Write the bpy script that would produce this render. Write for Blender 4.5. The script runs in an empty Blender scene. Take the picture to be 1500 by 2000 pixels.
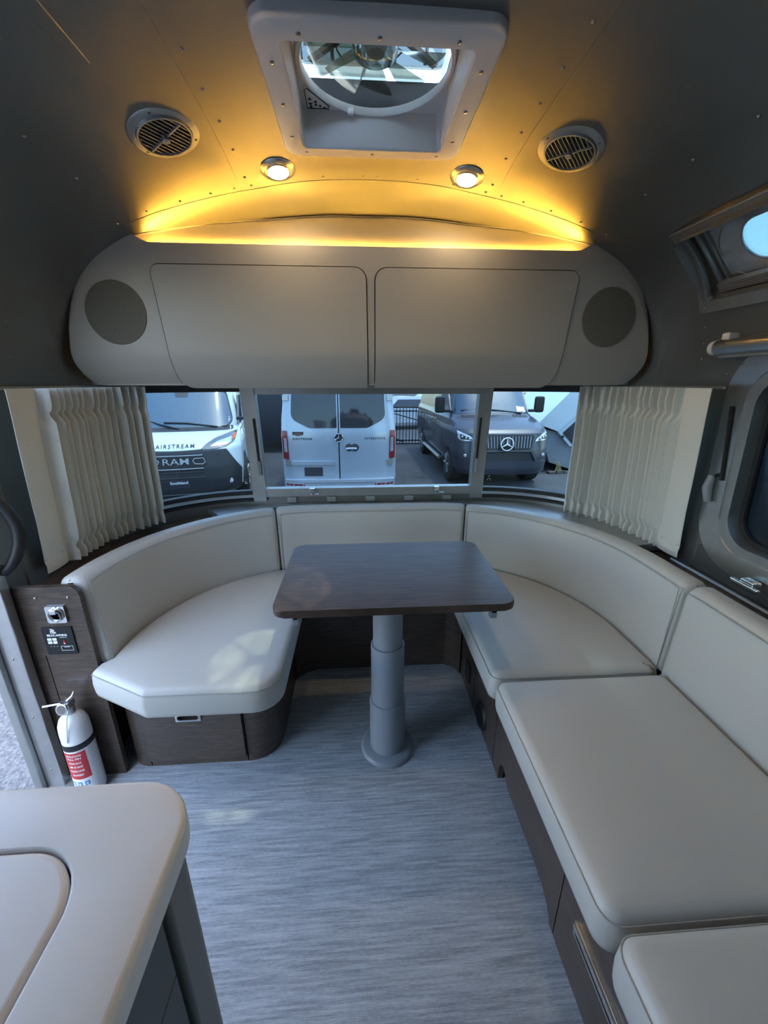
import bpy, bmesh, math, random
from mathutils.geometry import delaunay_2d_cdt
from mathutils import Vector, Matrix
random.seed(7)
R = math.radians
SC = bpy.context.scene
COL = SC.collection

# ------------------------------------------------------------------ camera, light, exposure
FPX = 780.0
CAM_H = 1.31
cd = bpy.data.cameras.new('camera'); cam = bpy.data.objects.new('camera', cd); COL.objects.link(cam)
cd.sensor_fit = 'HORIZONTAL'; cd.sensor_width = 36.0; cd.lens = 36.0*FPX/1500.0
cd.clip_start = 0.02; cd.clip_end = 300
cam.location = (0, 0, CAM_H); cam.rotation_euler = (R(90-18.1), 0, R(-3.6))
SC.camera = cam

SUN_EL = 74.0
world = bpy.data.worlds.new('sky'); SC.world = world; world.use_nodes = True
wn = world.node_tree; wn.nodes.clear()
sky = wn.nodes.new('ShaderNodeTexSky'); sky.sky_type = 'NISHITA'; sky.sun_disc = False
sky.sun_elevation = R(SUN_EL); sky.sun_rotation = R(100); sky.air_density = 1.2; sky.dust_density = 1.6
bg = wn.nodes.new('ShaderNodeBackground'); bg.inputs['Strength'].default_value = 0.60
wo = wn.nodes.new('ShaderNodeOutputWorld')
wn.links.new(sky.outputs[0], bg.inputs[0]); wn.links.new(bg.outputs[0], wo.inputs[0])
sl = bpy.data.lights.new('sun_offscreen', 'SUN'); sl.energy = 1.7; sl.angle = R(1.2); sl.color = (1, .93, .8)
sun = bpy.data.objects.new('sun_offscreen', sl); COL.objects.link(sun)
sun.rotation_euler = Vector((.37, .02, 1.48)).to_track_quat('Z', 'Y').to_euler()
sun.location = (6, 0, 8)

vs = SC.view_settings
vs.view_transform = 'Standard'; vs.look = 'None'; vs.gamma = 1.0; vs.use_curve_mapping = False
vs.exposure = 1.5

# ------------------------------------------------------------------ materials
MATS = {}
def mat(name, col, rough=.5, metal=0.0, noise=None, bump=None, emit=None, estr=1.0, coat=0.0, spec=None,
        stretch=(1, 1, 1), col2=None, sheen=0.0, trans=0.0):
    m = bpy.data.materials.new(name); m.use_nodes = True
    nt = m.node_tree; b = nt.nodes['Principled BSDF']
    b.inputs['Base Color'].default_value = (*col, 1); b.inputs['Roughness'].default_value = rough
    b.inputs['Metallic'].default_value = metal; b.inputs['Coat Weight'].default_value = coat
    b.inputs['Sheen Weight'].default_value = sheen; b.inputs['Transmission Weight'].default_value = trans
    if spec is not None: b.inputs['Specular IOR Level'].default_value = spec
    if emit:
        b.inputs['Emission Color'].default_value = (*emit, 1); b.inputs['Emission Strength'].default_value = estr
    mp = None
    if noise or bump:
        tc = nt.nodes.new('ShaderNodeTexCoord'); mp = nt.nodes.new('ShaderNodeMapping')
        mp.inputs['Scale'].default_value = stretch
        nt.links.new(tc.outputs['Object'], mp.inputs[0])
    if noise:
        n = nt.nodes.new('ShaderNodeTexNoise'); n.inputs['Scale'].default_value = noise[0]
        n.inputs['Detail'].default_value = 5
        nt.links.new(mp.outputs[0], n.inputs['Vector'])
        cr = nt.nodes.new('ShaderNodeValToRGB')
        a = noise[1]; c2 = col2 or tuple(c*(1-a) for c in col); c1 = tuple(min(1, c*(1+a)) for c in col) if not col2 else col
        cr.color_ramp.elements[0].position = .3; cr.color_ramp.elements[1].position = .7
        cr.color_ramp.elements[0].color = (*c2, 1); cr.color_ramp.elements[1].color = (*c1, 1)
        nt.links.new(n.outputs[0], cr.inputs[0]); nt.links.new(cr.outputs[0], b.inputs['Base Color'])
    if bump:
        n2 = nt.nodes.new('ShaderNodeTexNoise'); n2.inputs['Scale'].default_value = bump[0]
        n2.inputs['Detail'].default_value = 4
        nt.links.new(mp.outputs[0], n2.inputs['Vector'])
        bp = nt.nodes.new('ShaderNodeBump'); bp.inputs['Strength'].default_value = bump[1]
        bp.inputs['Distance'].default_value = .004
        nt.links.new(n2.outputs[0], bp.inputs['Height']); nt.links.new(bp.outputs[0], b.inputs['Normal'])
    MATS[name] = m
    return m

def glass(name, tint, refl=1.0, rough=0.0):
    m = bpy.data.materials.new(name); m.use_nodes = True
    nt = m.node_tree; nt.nodes.clear()
    t = nt.nodes.new('ShaderNodeBsdfTransparent'); t.inputs[0].default_value = (*tint, 1)
    g = nt.nodes.new('ShaderNodeBsdfGlossy'); g.inputs['Roughness'].default_value = rough
    fr = nt.nodes.new('ShaderNodeFresnel'); fr.inputs[0].default_value = 1.45
    mu = nt.nodes.new('ShaderNodeMath'); mu.operation = 'MULTIPLY'; mu.inputs[1].default_value = refl
    mx = nt.nodes.new('ShaderNodeMixShader'); o = nt.nodes.new('ShaderNodeOutputMaterial')
    nt.links.new(fr.outputs[0], mu.inputs[0]); nt.links.new(mu.outputs[0], mx.inputs[0])
    nt.links.new(t.outputs[0], mx.inputs[1]); nt.links.new(g.outputs[0], mx.inputs[2]); nt.links.new(mx.outputs[0], o.inputs[0])
    MATS[name] = m
    return m

M = {}
M['alu'] = mat('brushed_aluminium', (.25, .245, .232), .38, .90, noise=(6, .05), bump=(260, .06), stretch=(1, .12, 1))
M['alu_bright'] = mat('satin_aluminium', (.62, .62, .61), .28, 1.0, noise=(30, .05))
M['alu_frame'] = mat('anodised_frame', (.42, .42, .41), .38, .85, noise=(20, .06))
M['chrome'] = mat('chrome', (.8, .81, .82), .08, 1.0, noise=(10, .02))
M['rivet'] = mat('rivet_metal', (.33, .32, .30), .3, 1.0, noise=(40, .1))
M['vinyl'] = mat('cream_vinyl', (.52, .498, .45), .42, 0, noise=(3, .025), bump=(420, .10), sheen=.1)
M['stitch'] = mat('stitch_thread', (.36, .35, .32), .7, 0, noise=(60, .1))
M['plastic_white'] = mat('white_plastic', (.70, .67, .65), .45, 0, noise=(8, .03))
M['plastic_grey'] = mat('grey_plastic', (.25, .268, .29), .42, 0, noise=(5, .04))
M['black'] = mat('black_plastic', (.008, .008, .009), .5, 0, noise=(20, .3))
M['rubber'] = mat('black_rubber', (.016, .016, .018), .6, 0, noise=(20, .3))
M['cab'] = mat('cream_laminate', (.40, .372, .33), .45, 0, noise=(2.5, .02), bump=(300, .03))
M['speaker'] = mat('speaker_cloth', (.15, .138, .112), .9, 0, noise=(500, .22))
M['curtain'] = mat('linen_curtain', (.66, .645, .59), .95, 0, noise=(420, .10), bump=(500, .12), sheen=.2)
M['counter'] = mat('solid_surface', (.86, .80, .765), .28, 0, noise=(2, .02))
M['cabgrey'] = mat('slate_laminate', (.115, .12, .13), .5, 0, noise=(3, .06))
M['cabpost'] = mat('taupe_edge', (.21, .195, .185), .45, 0, noise=(3, .05))
M['led'] = mat('led_tape', (1, .75, .3), .5, 0, noise=(5, .0), emit=(1.0, .54, .075), estr=120.0)
M['lamp'] = mat('lamp_lens', (1, .95, .85), .4, 0, noise=(5, .0), emit=(1.0, .74, .42), estr=45.0)
M['print_white'] = mat('white_print', (.75, .75, .75), .6, 0, noise=(50, .02))
M['print_red'] = mat('red_print', (.50, .03, .035), .5, 0, noise=(30, .05))
M['print_blue'] = mat('blue_print', (.08, .25, .52), .5, 0, noise=(30, .05))
M['ext_white'] = mat('extinguisher_enamel', (.80, .80, .80), .25, 0, noise=(5, .01), coat=.4)
M['panel_black'] = mat('panel_black', (.006, .007, .009), .3, 0, noise=(30, .2))
M['g_rear'] = glass('rear_glass', (.50, .58, .61), .55)
M['g_tint'] = glass('tinted_glass', (.42, .48, .51), .6)
M['g_side'] = glass('side_tinted_glass', (.16, .20, .225), .8)
M['g_vista'] = glass('vista_glass', (.32, .42, .44), .5)
M['g_smoke'] = glass('smoked_acrylic', (.66, .72, .69), .8, .05)
M['g_blade'] = glass('smoked_blade', (.36, .38, .30), .5, .15)
M['g_car'] = glass('vehicle_glass', (.10, .13, .16), 1.0)

def wood(name, c1, c2, stretch, rough=.35, coat=.15, spec=.5):
    m = bpy.data.materials.new(name); m.use_nodes = True
    nt = m.node_tree; b = nt.nodes['Principled BSDF']; b.inputs['Roughness'].default_value = rough
    b.inputs['Coat Weight'].default_value = coat; b.inputs['Specular IOR Level'].default_value = spec
    tc = nt.nodes.new('ShaderNodeTexCoord'); mp = nt.nodes.new('ShaderNodeMapping'); mp.inputs['Scale'].default_value = stretch
    n = nt.nodes.new('ShaderNodeTexNoise'); n.inputs['Scale'].default_value = 9; n.inputs['Detail'].default_value = 8
    n.inputs['Roughness'].default_value = .62; n.inputs['Distortion'].default_value = .6
    n2 = nt.nodes.new('ShaderNodeTexNoise'); n2.inputs['Scale'].default_value = 2.2; n2.inputs['Detail'].default_value = 2
    mxv = nt.nodes.new('ShaderNodeMix'); mxv.data_type = 'FLOAT'; mxv.inputs[0].default_value = .35
    cr = nt.nodes.new('ShaderNodeValToRGB')
    cr.color_ramp.elements[0].position = .36; cr.color_ramp.elements[1].position = .66
    cr.color_ramp.elements[0].color = (*c1, 1); cr.color_ramp.elements[1].color = (*c2, 1)
    L = nt.links.new
    L(tc.outputs['Object'], mp.inputs[0]); L(mp.outputs[0], n.inputs['Vector']); L(tc.outputs['Object'], n2.inputs['Vector'])
    L(n.outputs[0], mxv.inputs[2]); L(n2.outputs[0], mxv.inputs[3]); L(mxv.outputs[0], cr.inputs[0]); L(cr.outputs[0], b.inputs['Base Color'])
    bp = nt.nodes.new('ShaderNodeBump'); bp.inputs['Strength'].default_value = .08; bp.inputs['Distance'].default_value = .002
    L(n.outputs[0], bp.inputs['Height']); L(bp.outputs[0], b.inputs['Normal'])
    MATS[name] = m
    return m
M['wood'] = wood('dark_walnut', (.036, .024, .018), (.105, .073, .053), (1.5, 1.5, 12))
M['wood_top'] = wood('walnut_table', (.042, .025, .018), (.105, .068, .050), (1.2, 11, 1.2), rough=.34, coat=.0, spec=.34)

def floor_mat():
    m = bpy.data.materials.new('woven_vinyl_floor'); m.use_nodes = True
    nt = m.node_tree; b = nt.nodes['Principled BSDF']; b.inputs['Roughness'].default_value = .55
    L = nt.links.new
    tc = nt.nodes.new('ShaderNodeTexCoord')
    def noise(scale, st, det=3):
        mp = nt.nodes.new('ShaderNodeMapping'); mp.inputs['Scale'].default_value = st
        n = nt.nodes.new('ShaderNodeTexNoise'); n.inputs['Scale'].default_value = scale; n.inputs['Detail'].default_value = det
        L(tc.outputs['Object'], mp.inputs[0]); L(mp.outputs[0], n.inputs['Vector'])
        return n
    a = noise(10, (1.0, 17, 1), 6); c = noise(60, (1.2, 8, 1), 2)
    mx = nt.nodes.new('ShaderNodeMix'); mx.data_type = 'FLOAT'; mx.inputs[0].default_value = .35
    L(a.outputs[0], mx.inputs[2]); L(c.outputs[0], mx.inputs[3])
    cr = nt.nodes.new('ShaderNodeValToRGB')
    e = cr.color_ramp.elements; e[0].position = .36; e[0].color = (.30, .315, .33, 1); e[1].position = .66; e[1].color = (.66, .675, .68, 1)
    L(mx.outputs[0], cr.inputs[0])
    wv = nt.nodes.new('ShaderNodeTexWave'); wv.wave_type = 'BANDS'; wv.bands_direction = 'Y'; wv.inputs['Scale'].default_value = 105
    wv.inputs['Distortion'].default_value = .6
    wx = nt.nodes.new('ShaderNodeTexWave'); wx.wave_type = 'BANDS'; wx.bands_direction = 'X'; wx.inputs['Scale'].default_value = 70
    L(tc.outputs['Object'], wv.inputs[0]); L(tc.outputs['Object'], wx.inputs[0])
    ad = nt.nodes.new('ShaderNodeMath'); ad.operation = 'MULTIPLY'; L(wv.outputs['Fac'], ad.inputs[0]); L(wx.outputs['Fac'], ad.inputs[1])
    mc = nt.nodes.new('ShaderNodeMix'); mc.data_type = 'RGBA'; mc.blend_type = 'MULTIPLY'; mc.inputs[0].default_value = .28
    L(cr.outputs[0], mc.inputs[6]); L(ad.outputs[0], mc.inputs[7]); L(mc.outputs[2], b.inputs['Base Color'])
    bp = nt.nodes.new('ShaderNodeBump'); bp.inputs['Strength'].default_value = .25; bp.inputs['Distance'].default_value = .002
    L(ad.outputs[0], bp.inputs['Height']); L(bp.outputs[0], b.inputs['Normal'])
    MATS['floor'] = m
    return m
M['floor'] = floor_mat()

# ------------------------------------------------------------------ mesh helpers (all in world coordinates)
ORG = {}
class MB:
    def __init__(self): self.bm = bmesh.new()
    def poly(self, vs, fs):
        b = [self.bm.verts.new(v) for v in vs]
        for f in fs:
            try: self.bm.faces.new([b[i] for i in f])
            except ValueError: pass
        return b
    def box(self, x0, x1, y0, y1, z0, z1, bev=0.0, seg=2, rot=None, piv=None):
        vs = [(x, y, z) for x in (x0, x1) for y in (y0, y1) for z in (z0, z1)]
        t = bmesh.new(); b = [t.verts.new(v) for v in vs]
        for f in ((0, 1, 3, 2), (4, 6, 7, 5), (0, 4, 5, 1), (2, 3, 7, 6), (0, 2, 6, 4), (1, 5, 7, 3)): t.faces.new([b[i] for i in f])
        if bev > 0: bmesh.ops.bevel(t, geom=t.edges[:], offset=bev, segments=seg, profile=.5, affect='EDGES')
        if rot is not None:
            c = Vector(piv) if piv else Vector(((x0+x1)/2, (y0+y1)/2, (z0+z1)/2))
            for v in t.verts: v.co = c + rot @ (v.co-c)
        self.merge(t); return self
    def merge(self, t):
        mp = {}
        for v in t.verts: mp[v] = self.bm.verts.new(v.co)
        for f in t.faces: 
            try: self.bm.faces.new([mp[v] for v in f.verts])
            except ValueError: pass
        t.free()
    def prism(self, pts, z0, z1, bev=0.0, seg=2, axis='z'):
        """extrude a closed 2d outline; axis z: (x,y)->z, y: (x,z)->y, x: (y,z)->x"""
        def P(p, h):
            return (p[0], p[1], h) if axis == 'z' else ((p[0], h, p[1]) if axis == 'y' else (h, p[0], p[1]))
        t = bmesh.new(); n = len(pts)
        a = [t.verts.new(P(p, z0)) for p in pts]; b = [t.verts.new(P(p, z1)) for p in pts]
        t.faces.new(a[::-1]); t.faces.new(b)
        for i in range(n): t.faces.new((a[i], a[(i+1) % n], b[(i+1) % n], b[i]))
        if bev > 0:
            es = [e for e in t.edges if (e.verts[0] in a and e.verts[1] in a) or (e.verts[0] in b and e.verts[1] in b)]
            bmesh.ops.bevel(t, geom=es, offset=bev, segments=seg, profile=.5, affect='EDGES')
        self.merge(t); return self
    def rings(self, rs, closed=True, cap0=True, cap1=True):
        vs = [[self.bm.verts.new(p) for p in r] for r in rs]
        for k in range(len(vs)-1):
            a, b = vs[k], vs[k+1]; n = len(a)
            for i in range(n if closed else n-1):
                j = (i+1) % n
                try: self.bm.faces.new((a[i], a[j], b[j], b[i]))
                except ValueError: pass
        if cap0: self.bm.faces.new(vs[0][::-1])
        if cap1: self.bm.faces.new(vs[-1])
        return self
    def grid(self, fn, nu, nv):
        return self.rings([[fn(u/nu, v/nv) for u in range(nu+1)] for v in range(nv+1)], closed=False, cap0=False, cap1=False)
    def tube(self, path, r, n=8, closed=False, flat=1.0):
        P = [Vector(p) for p in path]; N = len(P); rs = []
        up = Vector((0, 0, 1)); prev = None
        for i in range(N):
            if closed: t = P[(i+1) % N]-P[i-1]
            else: t = P[min(i+1, N-1)]-P[max(i-1, 0)]
            t.normalize()
            if prev is None:
                a = t.cross(up)
                if a.length < 1e-3: a = t.cross(Vector((1, 0, 0)))
            else: a = prev-t*prev.dot(t)
            a.normalize(); prev = a; b = t.cross(a)
            rr = r[i] if isinstance(r, (list, tuple)) else r
            rs.append([P[i]+a*math.cos(2*math.pi*k/n)*rr+b*math.sin(2*math.pi*k/n)*rr*flat for k in range(n)])
        if closed: rs.append(rs[0]); return self.rings(rs, cap0=False, cap1=False)
        return self.rings(rs)
    def lathe(self, prof, c, n=24, axis=(0, 0, 1), cap=True):
        ax = Vector(axis).normalized(); q = ax.to_track_quat('Z', 'Y'); c = Vector(c)
        rs = [[c+q @ Vector((r*math.cos(2*math.pi*k/n), r*math.sin(2*math.pi*k/n), h)) for k in range(n)] for r, h in prof]
        return self.rings(rs, cap0=cap, cap1=cap)
    def done(self): return self.bm

def build(name, mb, m, parent=None, sharp=40, **props):
    bm = mb.bm if isinstance(mb, MB) else mb
    bmesh.ops.remove_doubles(bm, verts=bm.verts, dist=1e-6)
    bmesh.ops.recalc_face_normals(bm, faces=bm.faces)
    me = bpy.data.meshes.new(name)
    if parent is None:
        xs = [v.co for v in bm.verts]
        o = Vector(((min(v.x for v in xs)+max(v.x for v in xs))/2, (min(v.y for v in xs)+max(v.y for v in xs))/2, min(v.z for v in xs)))
    else: o = ORG[parent.name]
    for v in bm.verts: v.co -= o
    bm.to_mesh(me); bm.free()
    for p in me.polygons: p.use_smooth = True
    me.set_sharp_from_angle(angle=R(sharp))
    if m is not None: me.materials.append(m)
    ob = bpy.data.objects.new(name, me); COL.objects.link(ob)
    if sharp <= 50 and len(me.polygons) < 3000 and m is not None:
        wn_ = ob.modifiers.new('wn', 'WEIGHTED_NORMAL'); wn_.keep_sharp = True
    if parent is None: ob.location = o
    else: ob.parent = parent
    ORG[ob.name] = o
    for k, v in props.items(): ob[k] = v
    if name in ('screw', 'kerb_timber', 'hinge', 'lid_rib', 'keypad_symbol', 'weed', 'wiring', 'headlamp_lens'): ob['kind'] = 'stuff'
    return ob
def carve(ob, mb):
    """cut real grooves, pockets or openings (world coordinates) out of a built mesh"""
    c = build('cut_tmp', mb, None); o = ORG[ob.name]
    for v in c.data.vertices: v.co += ORG[c.name]-o
    c.location = (0, 0, 0); bpy.data.objects[c.name].parent = None
    saved = ob.parent, ob.location.copy(); ob.parent = None; ob.location = (0, 0, 0)
    for m_ in list(ob.modifiers): ob.modifiers.remove(m_)
    md_ = ob.modifiers.new('b', 'BOOLEAN'); md_.operation = 'DIFFERENCE'; md_.solver = 'EXACT'; md_.object = c
    bpy.context.view_layer.update()
    me = bpy.data.meshes.new_from_object(ob.evaluated_get(bpy.context.evaluated_depsgraph_get()))
    ob.modifiers.remove(md_); old = ob.data; ob.data = me; bpy.data.meshes.remove(old); me.name = ob.name
    bpy.data.objects.remove(c)
    ob.parent, ob.location = saved
    for p in me.polygons: p.use_smooth = True
    me.set_sharp_from_angle(angle=R(30))
    wn_ = ob.modifiers.new('wn', 'WEIGHTED_NORMAL'); wn_.keep_sharp = True
    return ob
def thing(name, label, cat, loc, group=None):
    e = bpy.data.objects.new(name, None); COL.objects.link(e); e.location = loc; e.empty_display_size = .05
    e['label'] = label; e['category'] = cat
    if group: e['group'] = group
    ORG[e.name] = Vector(loc)
    return e
def sthing(name, loc, label=None):
    e = bpy.data.objects.new(name, None); COL.objects.link(e); e.location = loc; e.empty_display_size = .05
    e['kind'] = 'structure'
    if label: e['label'] = label
    ORG[e.name] = Vector(loc)
    return e
def copy_tree(o, parent=None, dloc=(0, 0, 0), rz=0.0, label=None):
    c = o.copy(); COL.objects.link(c)
    if parent is not None: c.parent = parent
    else:
        c.location = Vector(o.location)+Vector(dloc); c.rotation_euler.z += rz
        if label: c['label'] = label
        ORG[c.name] = Vector(c.location)
    for ch in list(o.children): copy_tree(ch, c)
    return c
def rrect(x0, x1, y0, y1, r, n=6):
    if not isinstance(r, (list, tuple)): r = [r]*4
    out = []
    for cx, cy, a0, rr in ((x1-r[0], y1-r[0], 0, r[0]), (x0+r[1], y1-r[1], 90, r[1]), (x0+r[2], y0+r[2], 180, r[2]), (x1-r[3], y0+r[3], 270, r[3])):
        if rr < 1e-5: out.append((cx, cy)); continue
        for k in range(n+1):
            a = R(a0+90*k/n); out.append((cx+rr*math.cos(a), cy+rr*math.sin(a)))
    return out
def smooth_poly(pts, n=8):
    """Catmull-Rom through open points"""
    P = [Vector(p) for p in pts]; out = []
    for i in range(len(P)-1):
        p0, p1, p2, p3 = P[max(i-1, 0)], P[i], P[i+1], P[min(i+2, len(P)-1)]
        for k in range(n):
            t = k/n
            out.append(.5*((2*p1)+(-p0+p2)*t+(2*p0-5*p1+4*p2-p3)*t*t+(-p0+3*p1-3*p2+p3)*t**3))
    out.append(P[-1]); return out
def lerp_tab(tab, z):
    if z <= tab[0][0]: return tab[0][1]
    for (a, va), (b, vb) in zip(tab, tab[1:]):
        if z <= b: return va+(vb-va)*(z-a)/(b-a)
    return tab[-1][1]
def area(p): return sum(p[i][0]*p[(i+1) % len(p)][1]-p[(i+1) % len(p)][0]*p[i][1] for i in range(len(p)))/2
def inset(pts, d):
    n = len(pts); s = 1 if area(pts) > 0 else -1; out = []
    for i in range(n):
        p, a, b = Vector(pts[i][:2]), Vector(pts[i-1][:2]), Vector(pts[(i+1) % n][:2])
        e1 = (p-a); e2 = (b-p)
        if e1.length < 1e-7: e1 = e2
        if e2.length < 1e-7: e2 = e1
        e1.normalize(); e2.normalize()
        n1 = Vector((-e1.y, e1.x))*s; n2 = Vector((-e2.y, e2.x))*s
        m = n1+n2
        if m.length < 1e-5: m = n1
        m.normalize(); k = max(.45, m.dot(n1)); out.append(tuple(p+m*d/k))
    return out
def fill_cdt(mb, loops, zf, step=.03):
    """fill the area between closed loops (first = outer, others = holes) with a fine triangle mesh, z = zf(x, y, distance to the edge)"""
    vs_, es_ = [], []
    for lp in loops:
        i0 = len(vs_); n = len(lp); vs_ += [Vector((p[0], p[1])) for p in lp]; es_ += [(i0+i, i0+(i+1) % n) for i in range(n)]
    segs = [(vs_[a], vs_[b]) for a, b in es_]
    def dist(p):
        best = 9
        for a, b in segs:
            ab = b-a; l = ab.length_squared; t = max(0, min(1, (p-a).dot(ab)/l)) if l > 0 else 0
            d = (a+ab*t-p).length_squared
            if d < best: best = d
        return math.sqrt(best)
    def inq(p, lp):
        c = False; n = len(lp)
        for i in range(n):
            (xa, ya), (xb, yb) = lp[i][:2], lp[(i+1) % n][:2]
            if (ya > p.y) != (yb > p.y) and p.x < (xb-xa)*(p.y-ya)/(yb-ya)+xa: c = not c
        return c
    xs = [v.x for v in vs_]; ys = [v.y for v in vs_]; nb = len(vs_); dd = [0.0]*nb
    ny = int((max(ys)-min(ys))/step); nx = int((max(xs)-min(xs))/step)
    for j in range(1, ny+1):
        for i in range(1, nx+1):
            p = Vector((min(xs)+(i+(.5 if j % 2 else 0))*step, min(ys)+j*step))
            if inq(p, loops[0]) and not any(inq(p, h) for h in loops[1:]):
                d = dist(p)
                if d > step*.4: vs_.append(p); dd.append(d)
    r = delaunay_2d_cdt(vs_, es_, [], 0, 1e-6)
    ov, of = r[0], r[2]; t = bmesh.new(); bv = []
    for v in ov: bv.append(t.verts.new((v.x, v.y, zf(v.x, v.y, dist(v)))))
    for f in of:
        c = sum((ov[i] for i in f), Vector((0, 0)))/len(f)
        if inq(c, loops[0]) and not any(inq(c, h) for h in loops[1:]): t.faces.new([bv[i] for i in f])
    mb.merge(t)
def text_mesh(body, size, spacing=1.0, extrude=0.0, bold=0.0):
    c = bpy.data.curves.new('tmp', 'FONT'); c.body = body; c.size = size; c.align_x = 'CENTER'; c.align_y = 'CENTER'
    c.space_character = spacing; c.extrude = extrude; c.offset = bold; c.resolution_u = 3
    o = bpy.data.objects.new('tmp', c); COL.objects.link(o)
    bpy.context.view_layer.update()
    dg = bpy.context.evaluated_depsgraph_get()
    me = bpy.data.meshes.new_from_object(o.evaluated_get(dg))
    bm = bmesh.new(); bm.from_mesh(me)
    bpy.data.objects.remove(o); bpy.data.curves.remove(c); bpy.data.meshes.remove(me)
    return bm
def text_on(name, body, size, origin, xdir, ydir, m, parent, spacing=1.0, bold=0.0, extrude=.0005, fit=None):
    bm = text_mesh(body, size, spacing, extrude, bold)
    X, Y = Vector(xdir).normalized(), Vector(ydir).normalized(); Z = X.cross(Y)
    if fit:
        w = max(v.co.x for v in bm.verts)-min(v.co.x for v in bm.verts)
        for v in bm.verts: v.co.x *= fit/w
    for v in bm.verts: v.co = Vector(origin)+X*v.co.x+Y*v.co.y+Z*v.co.z
    return build(name, bm, m, parent)
# ------------------------------------------------------------------ trailer shell
X0 = .05
YF = -2.5
PROF = [(0, 1.08), (.5, 1.08), (.9, 1.08), (1.1, 1.075), (1.25, 1.066), (1.35, 1.06), (1.45, 1.05), (1.53, 1.03), (1.60, 1.0), (1.67, .95),
        (1.728, .88), (1.775, .80), (1.815, .70), (1.862, .55), (1.885, .40), (1.897, .20), (1.900, .004)]
YREAR = [(0, 1.93), (.75, 1.93), (1.0, 1.915), (1.3, 1.875), (1.476, 1.82), (1.6, 1.775), (1.68, 1.74), (1.74, 1.695), (1.80, 1.63), (1.84, 1.575),
         (1.87, 1.51), (1.888, 1.43), (1.90, 1.30)]
PS = smooth_poly([(w, z, 0) for z, w in PROF], 6)
PROF_S = [(p.y, max(p.x, .004)) for p in PS]
YR_S = [(p.x, p.y) for p in smooth_poly([(z, y, 0) for z, y in YREAR], 6)]
def hw_at(z): return lerp_tab(PROF_S, z)
def yr_at(z): return lerp_tab(YR_S, z)
def z_at(hw):
    for (z0, w0), (z1, w1) in zip(PROF_S, PROF_S[1:]):
        if w1 <= hw <= w0 and w0 > w1: return z0+(z1-z0)*(w0-hw)/(w0-w1)
    return 1.9
def U(u, z, off=0.0):
    """point on the shell: u 0-1 left side, 1-2 corner, 2-3 rear, 3-4 corner, 4-5 right side; off = inward"""
    w = hw_at(z); yr = yr_at(z); r = min(.55, w*.98); w -= off; yr -= off; r = max(r-off, .001)
    yc = yr-r
    if u <= 1: return Vector((X0-w, yc*u, z))
    if u <= 2:
        a = R(180-90*(u-1)); return Vector((X0-w+r+r*math.cos(a), yc+r*math.sin(a), z))
    if u <= 3: return Vector((X0+(-w+r)+(2*w-2*r)*(u-2), yr, z))
    if u <= 4:
        a = R(90-90*(u-3)); return Vector((X0+w-r+r*math.cos(a), yc+r*math.sin(a), z))
    return Vector((X0+w, yc*(5-u), z))
def u_left(y, z):
    r = min(.55, hw_at(z)*.98); return y/(yr_at(z)-r)
def u_rear(x, z):
    w = hw_at(z); r = min(.55, w*.98); return 2+(x-X0+w-r)/(2*w-2*r)
def inside(x, y, z):
    w = hw_at(z); yr = yr_at(z); r = min(.55, w*.98); dx = abs(x-X0)
    if dx > w or y > yr: return False
    cx, cy = dx-(w-r), y-(yr-r)
    return not (cx > 0 and cy > 0 and cx*cx+cy*cy > r*r)
def zsh(x, y):
    lo, hi = 1.3, 1.8999
    for _ in range(30):
        m = (lo+hi)/2
        if inside(x, y, m): lo = m
        else: hi = m
    return lo
def shn(x, y):
    e = .006; dzx = (zsh(x+e, y)-zsh(x-e, y))/(2*e); dzy = (zsh(x, y+e)-zsh(x, y-e))/(2*e)
    return Vector((dzx, dzy, -1)).normalized()
def strip(mb, u0, u1, z0, z1, o0, o1, n=16, nz=3, uf=None):
    """solid strip following the shell between two inward offsets"""
    rs = []
    for k in range(n+1):
        t = k/n; ring = []
        for j in range(nz+1):
            z = z0+(z1-z0)*j/nz; a, b = (uf(z) if uf else (u0, u1)); ring.append(U(a+(b-a)*t, z, o0))
        for j in range(nz, -1, -1):
            z = z0+(z1-z0)*j/nz; a, b = (uf(z) if uf else (u0, u1)); ring.append(U(a+(b-a)*t, z, o1))
        rs.append(ring)
    return mb.rings(rs)

def shell_ring(z, w):
    yr = yr_at(z); r = min(.55, w*.98); pts = []
    def arc(cx, cy, a0, a1, n):
        for k in range(n): 
            a = R(a0+(a1-a0)*k/n); pts.append((cx+r*math.cos(a), cy+r*math.sin(a), z))
    ys = [YF+r+(yr-r-(YF+r))*k/40 for k in range(40)]
    for y in ys: pts.append((X0-w, y, z))
    arc(X0-w+r, yr-r, 180, 90, 22)
    for k in range(16): pts.append((X0-w+r+(2*w-2*r)*k/16, yr, z))
    arc(X0+w-r, yr-r, 90, 0, 22)
    for y in reversed(ys): pts.append((X0+w, y+(ys[1]-ys[0]), z))
    arc(X0+w-r, YF+r, 0, -90, 16)
    for k in range(16): pts.append((X0+w-r-(2*w-2*r)*k/16, YF, z))
    arc(X0-w+r, YF+r, 270, 180, 16)
    return pts
zs = [0, .25, .5, .7] + [p[0] for p in PROF_S if p[0] > .75]
mb = MB()
mb.rings([shell_ring(z, hw_at(z)) for z in zs], cap0=False, cap1=False)
bmesh.ops.remove_doubles(mb.bm, verts=mb.bm.verts, dist=1e-4)
mb.bm.faces.ensure_lookup_table()
tops = [v for v in mb.bm.verts if v.co.z > 1.8999]
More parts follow.
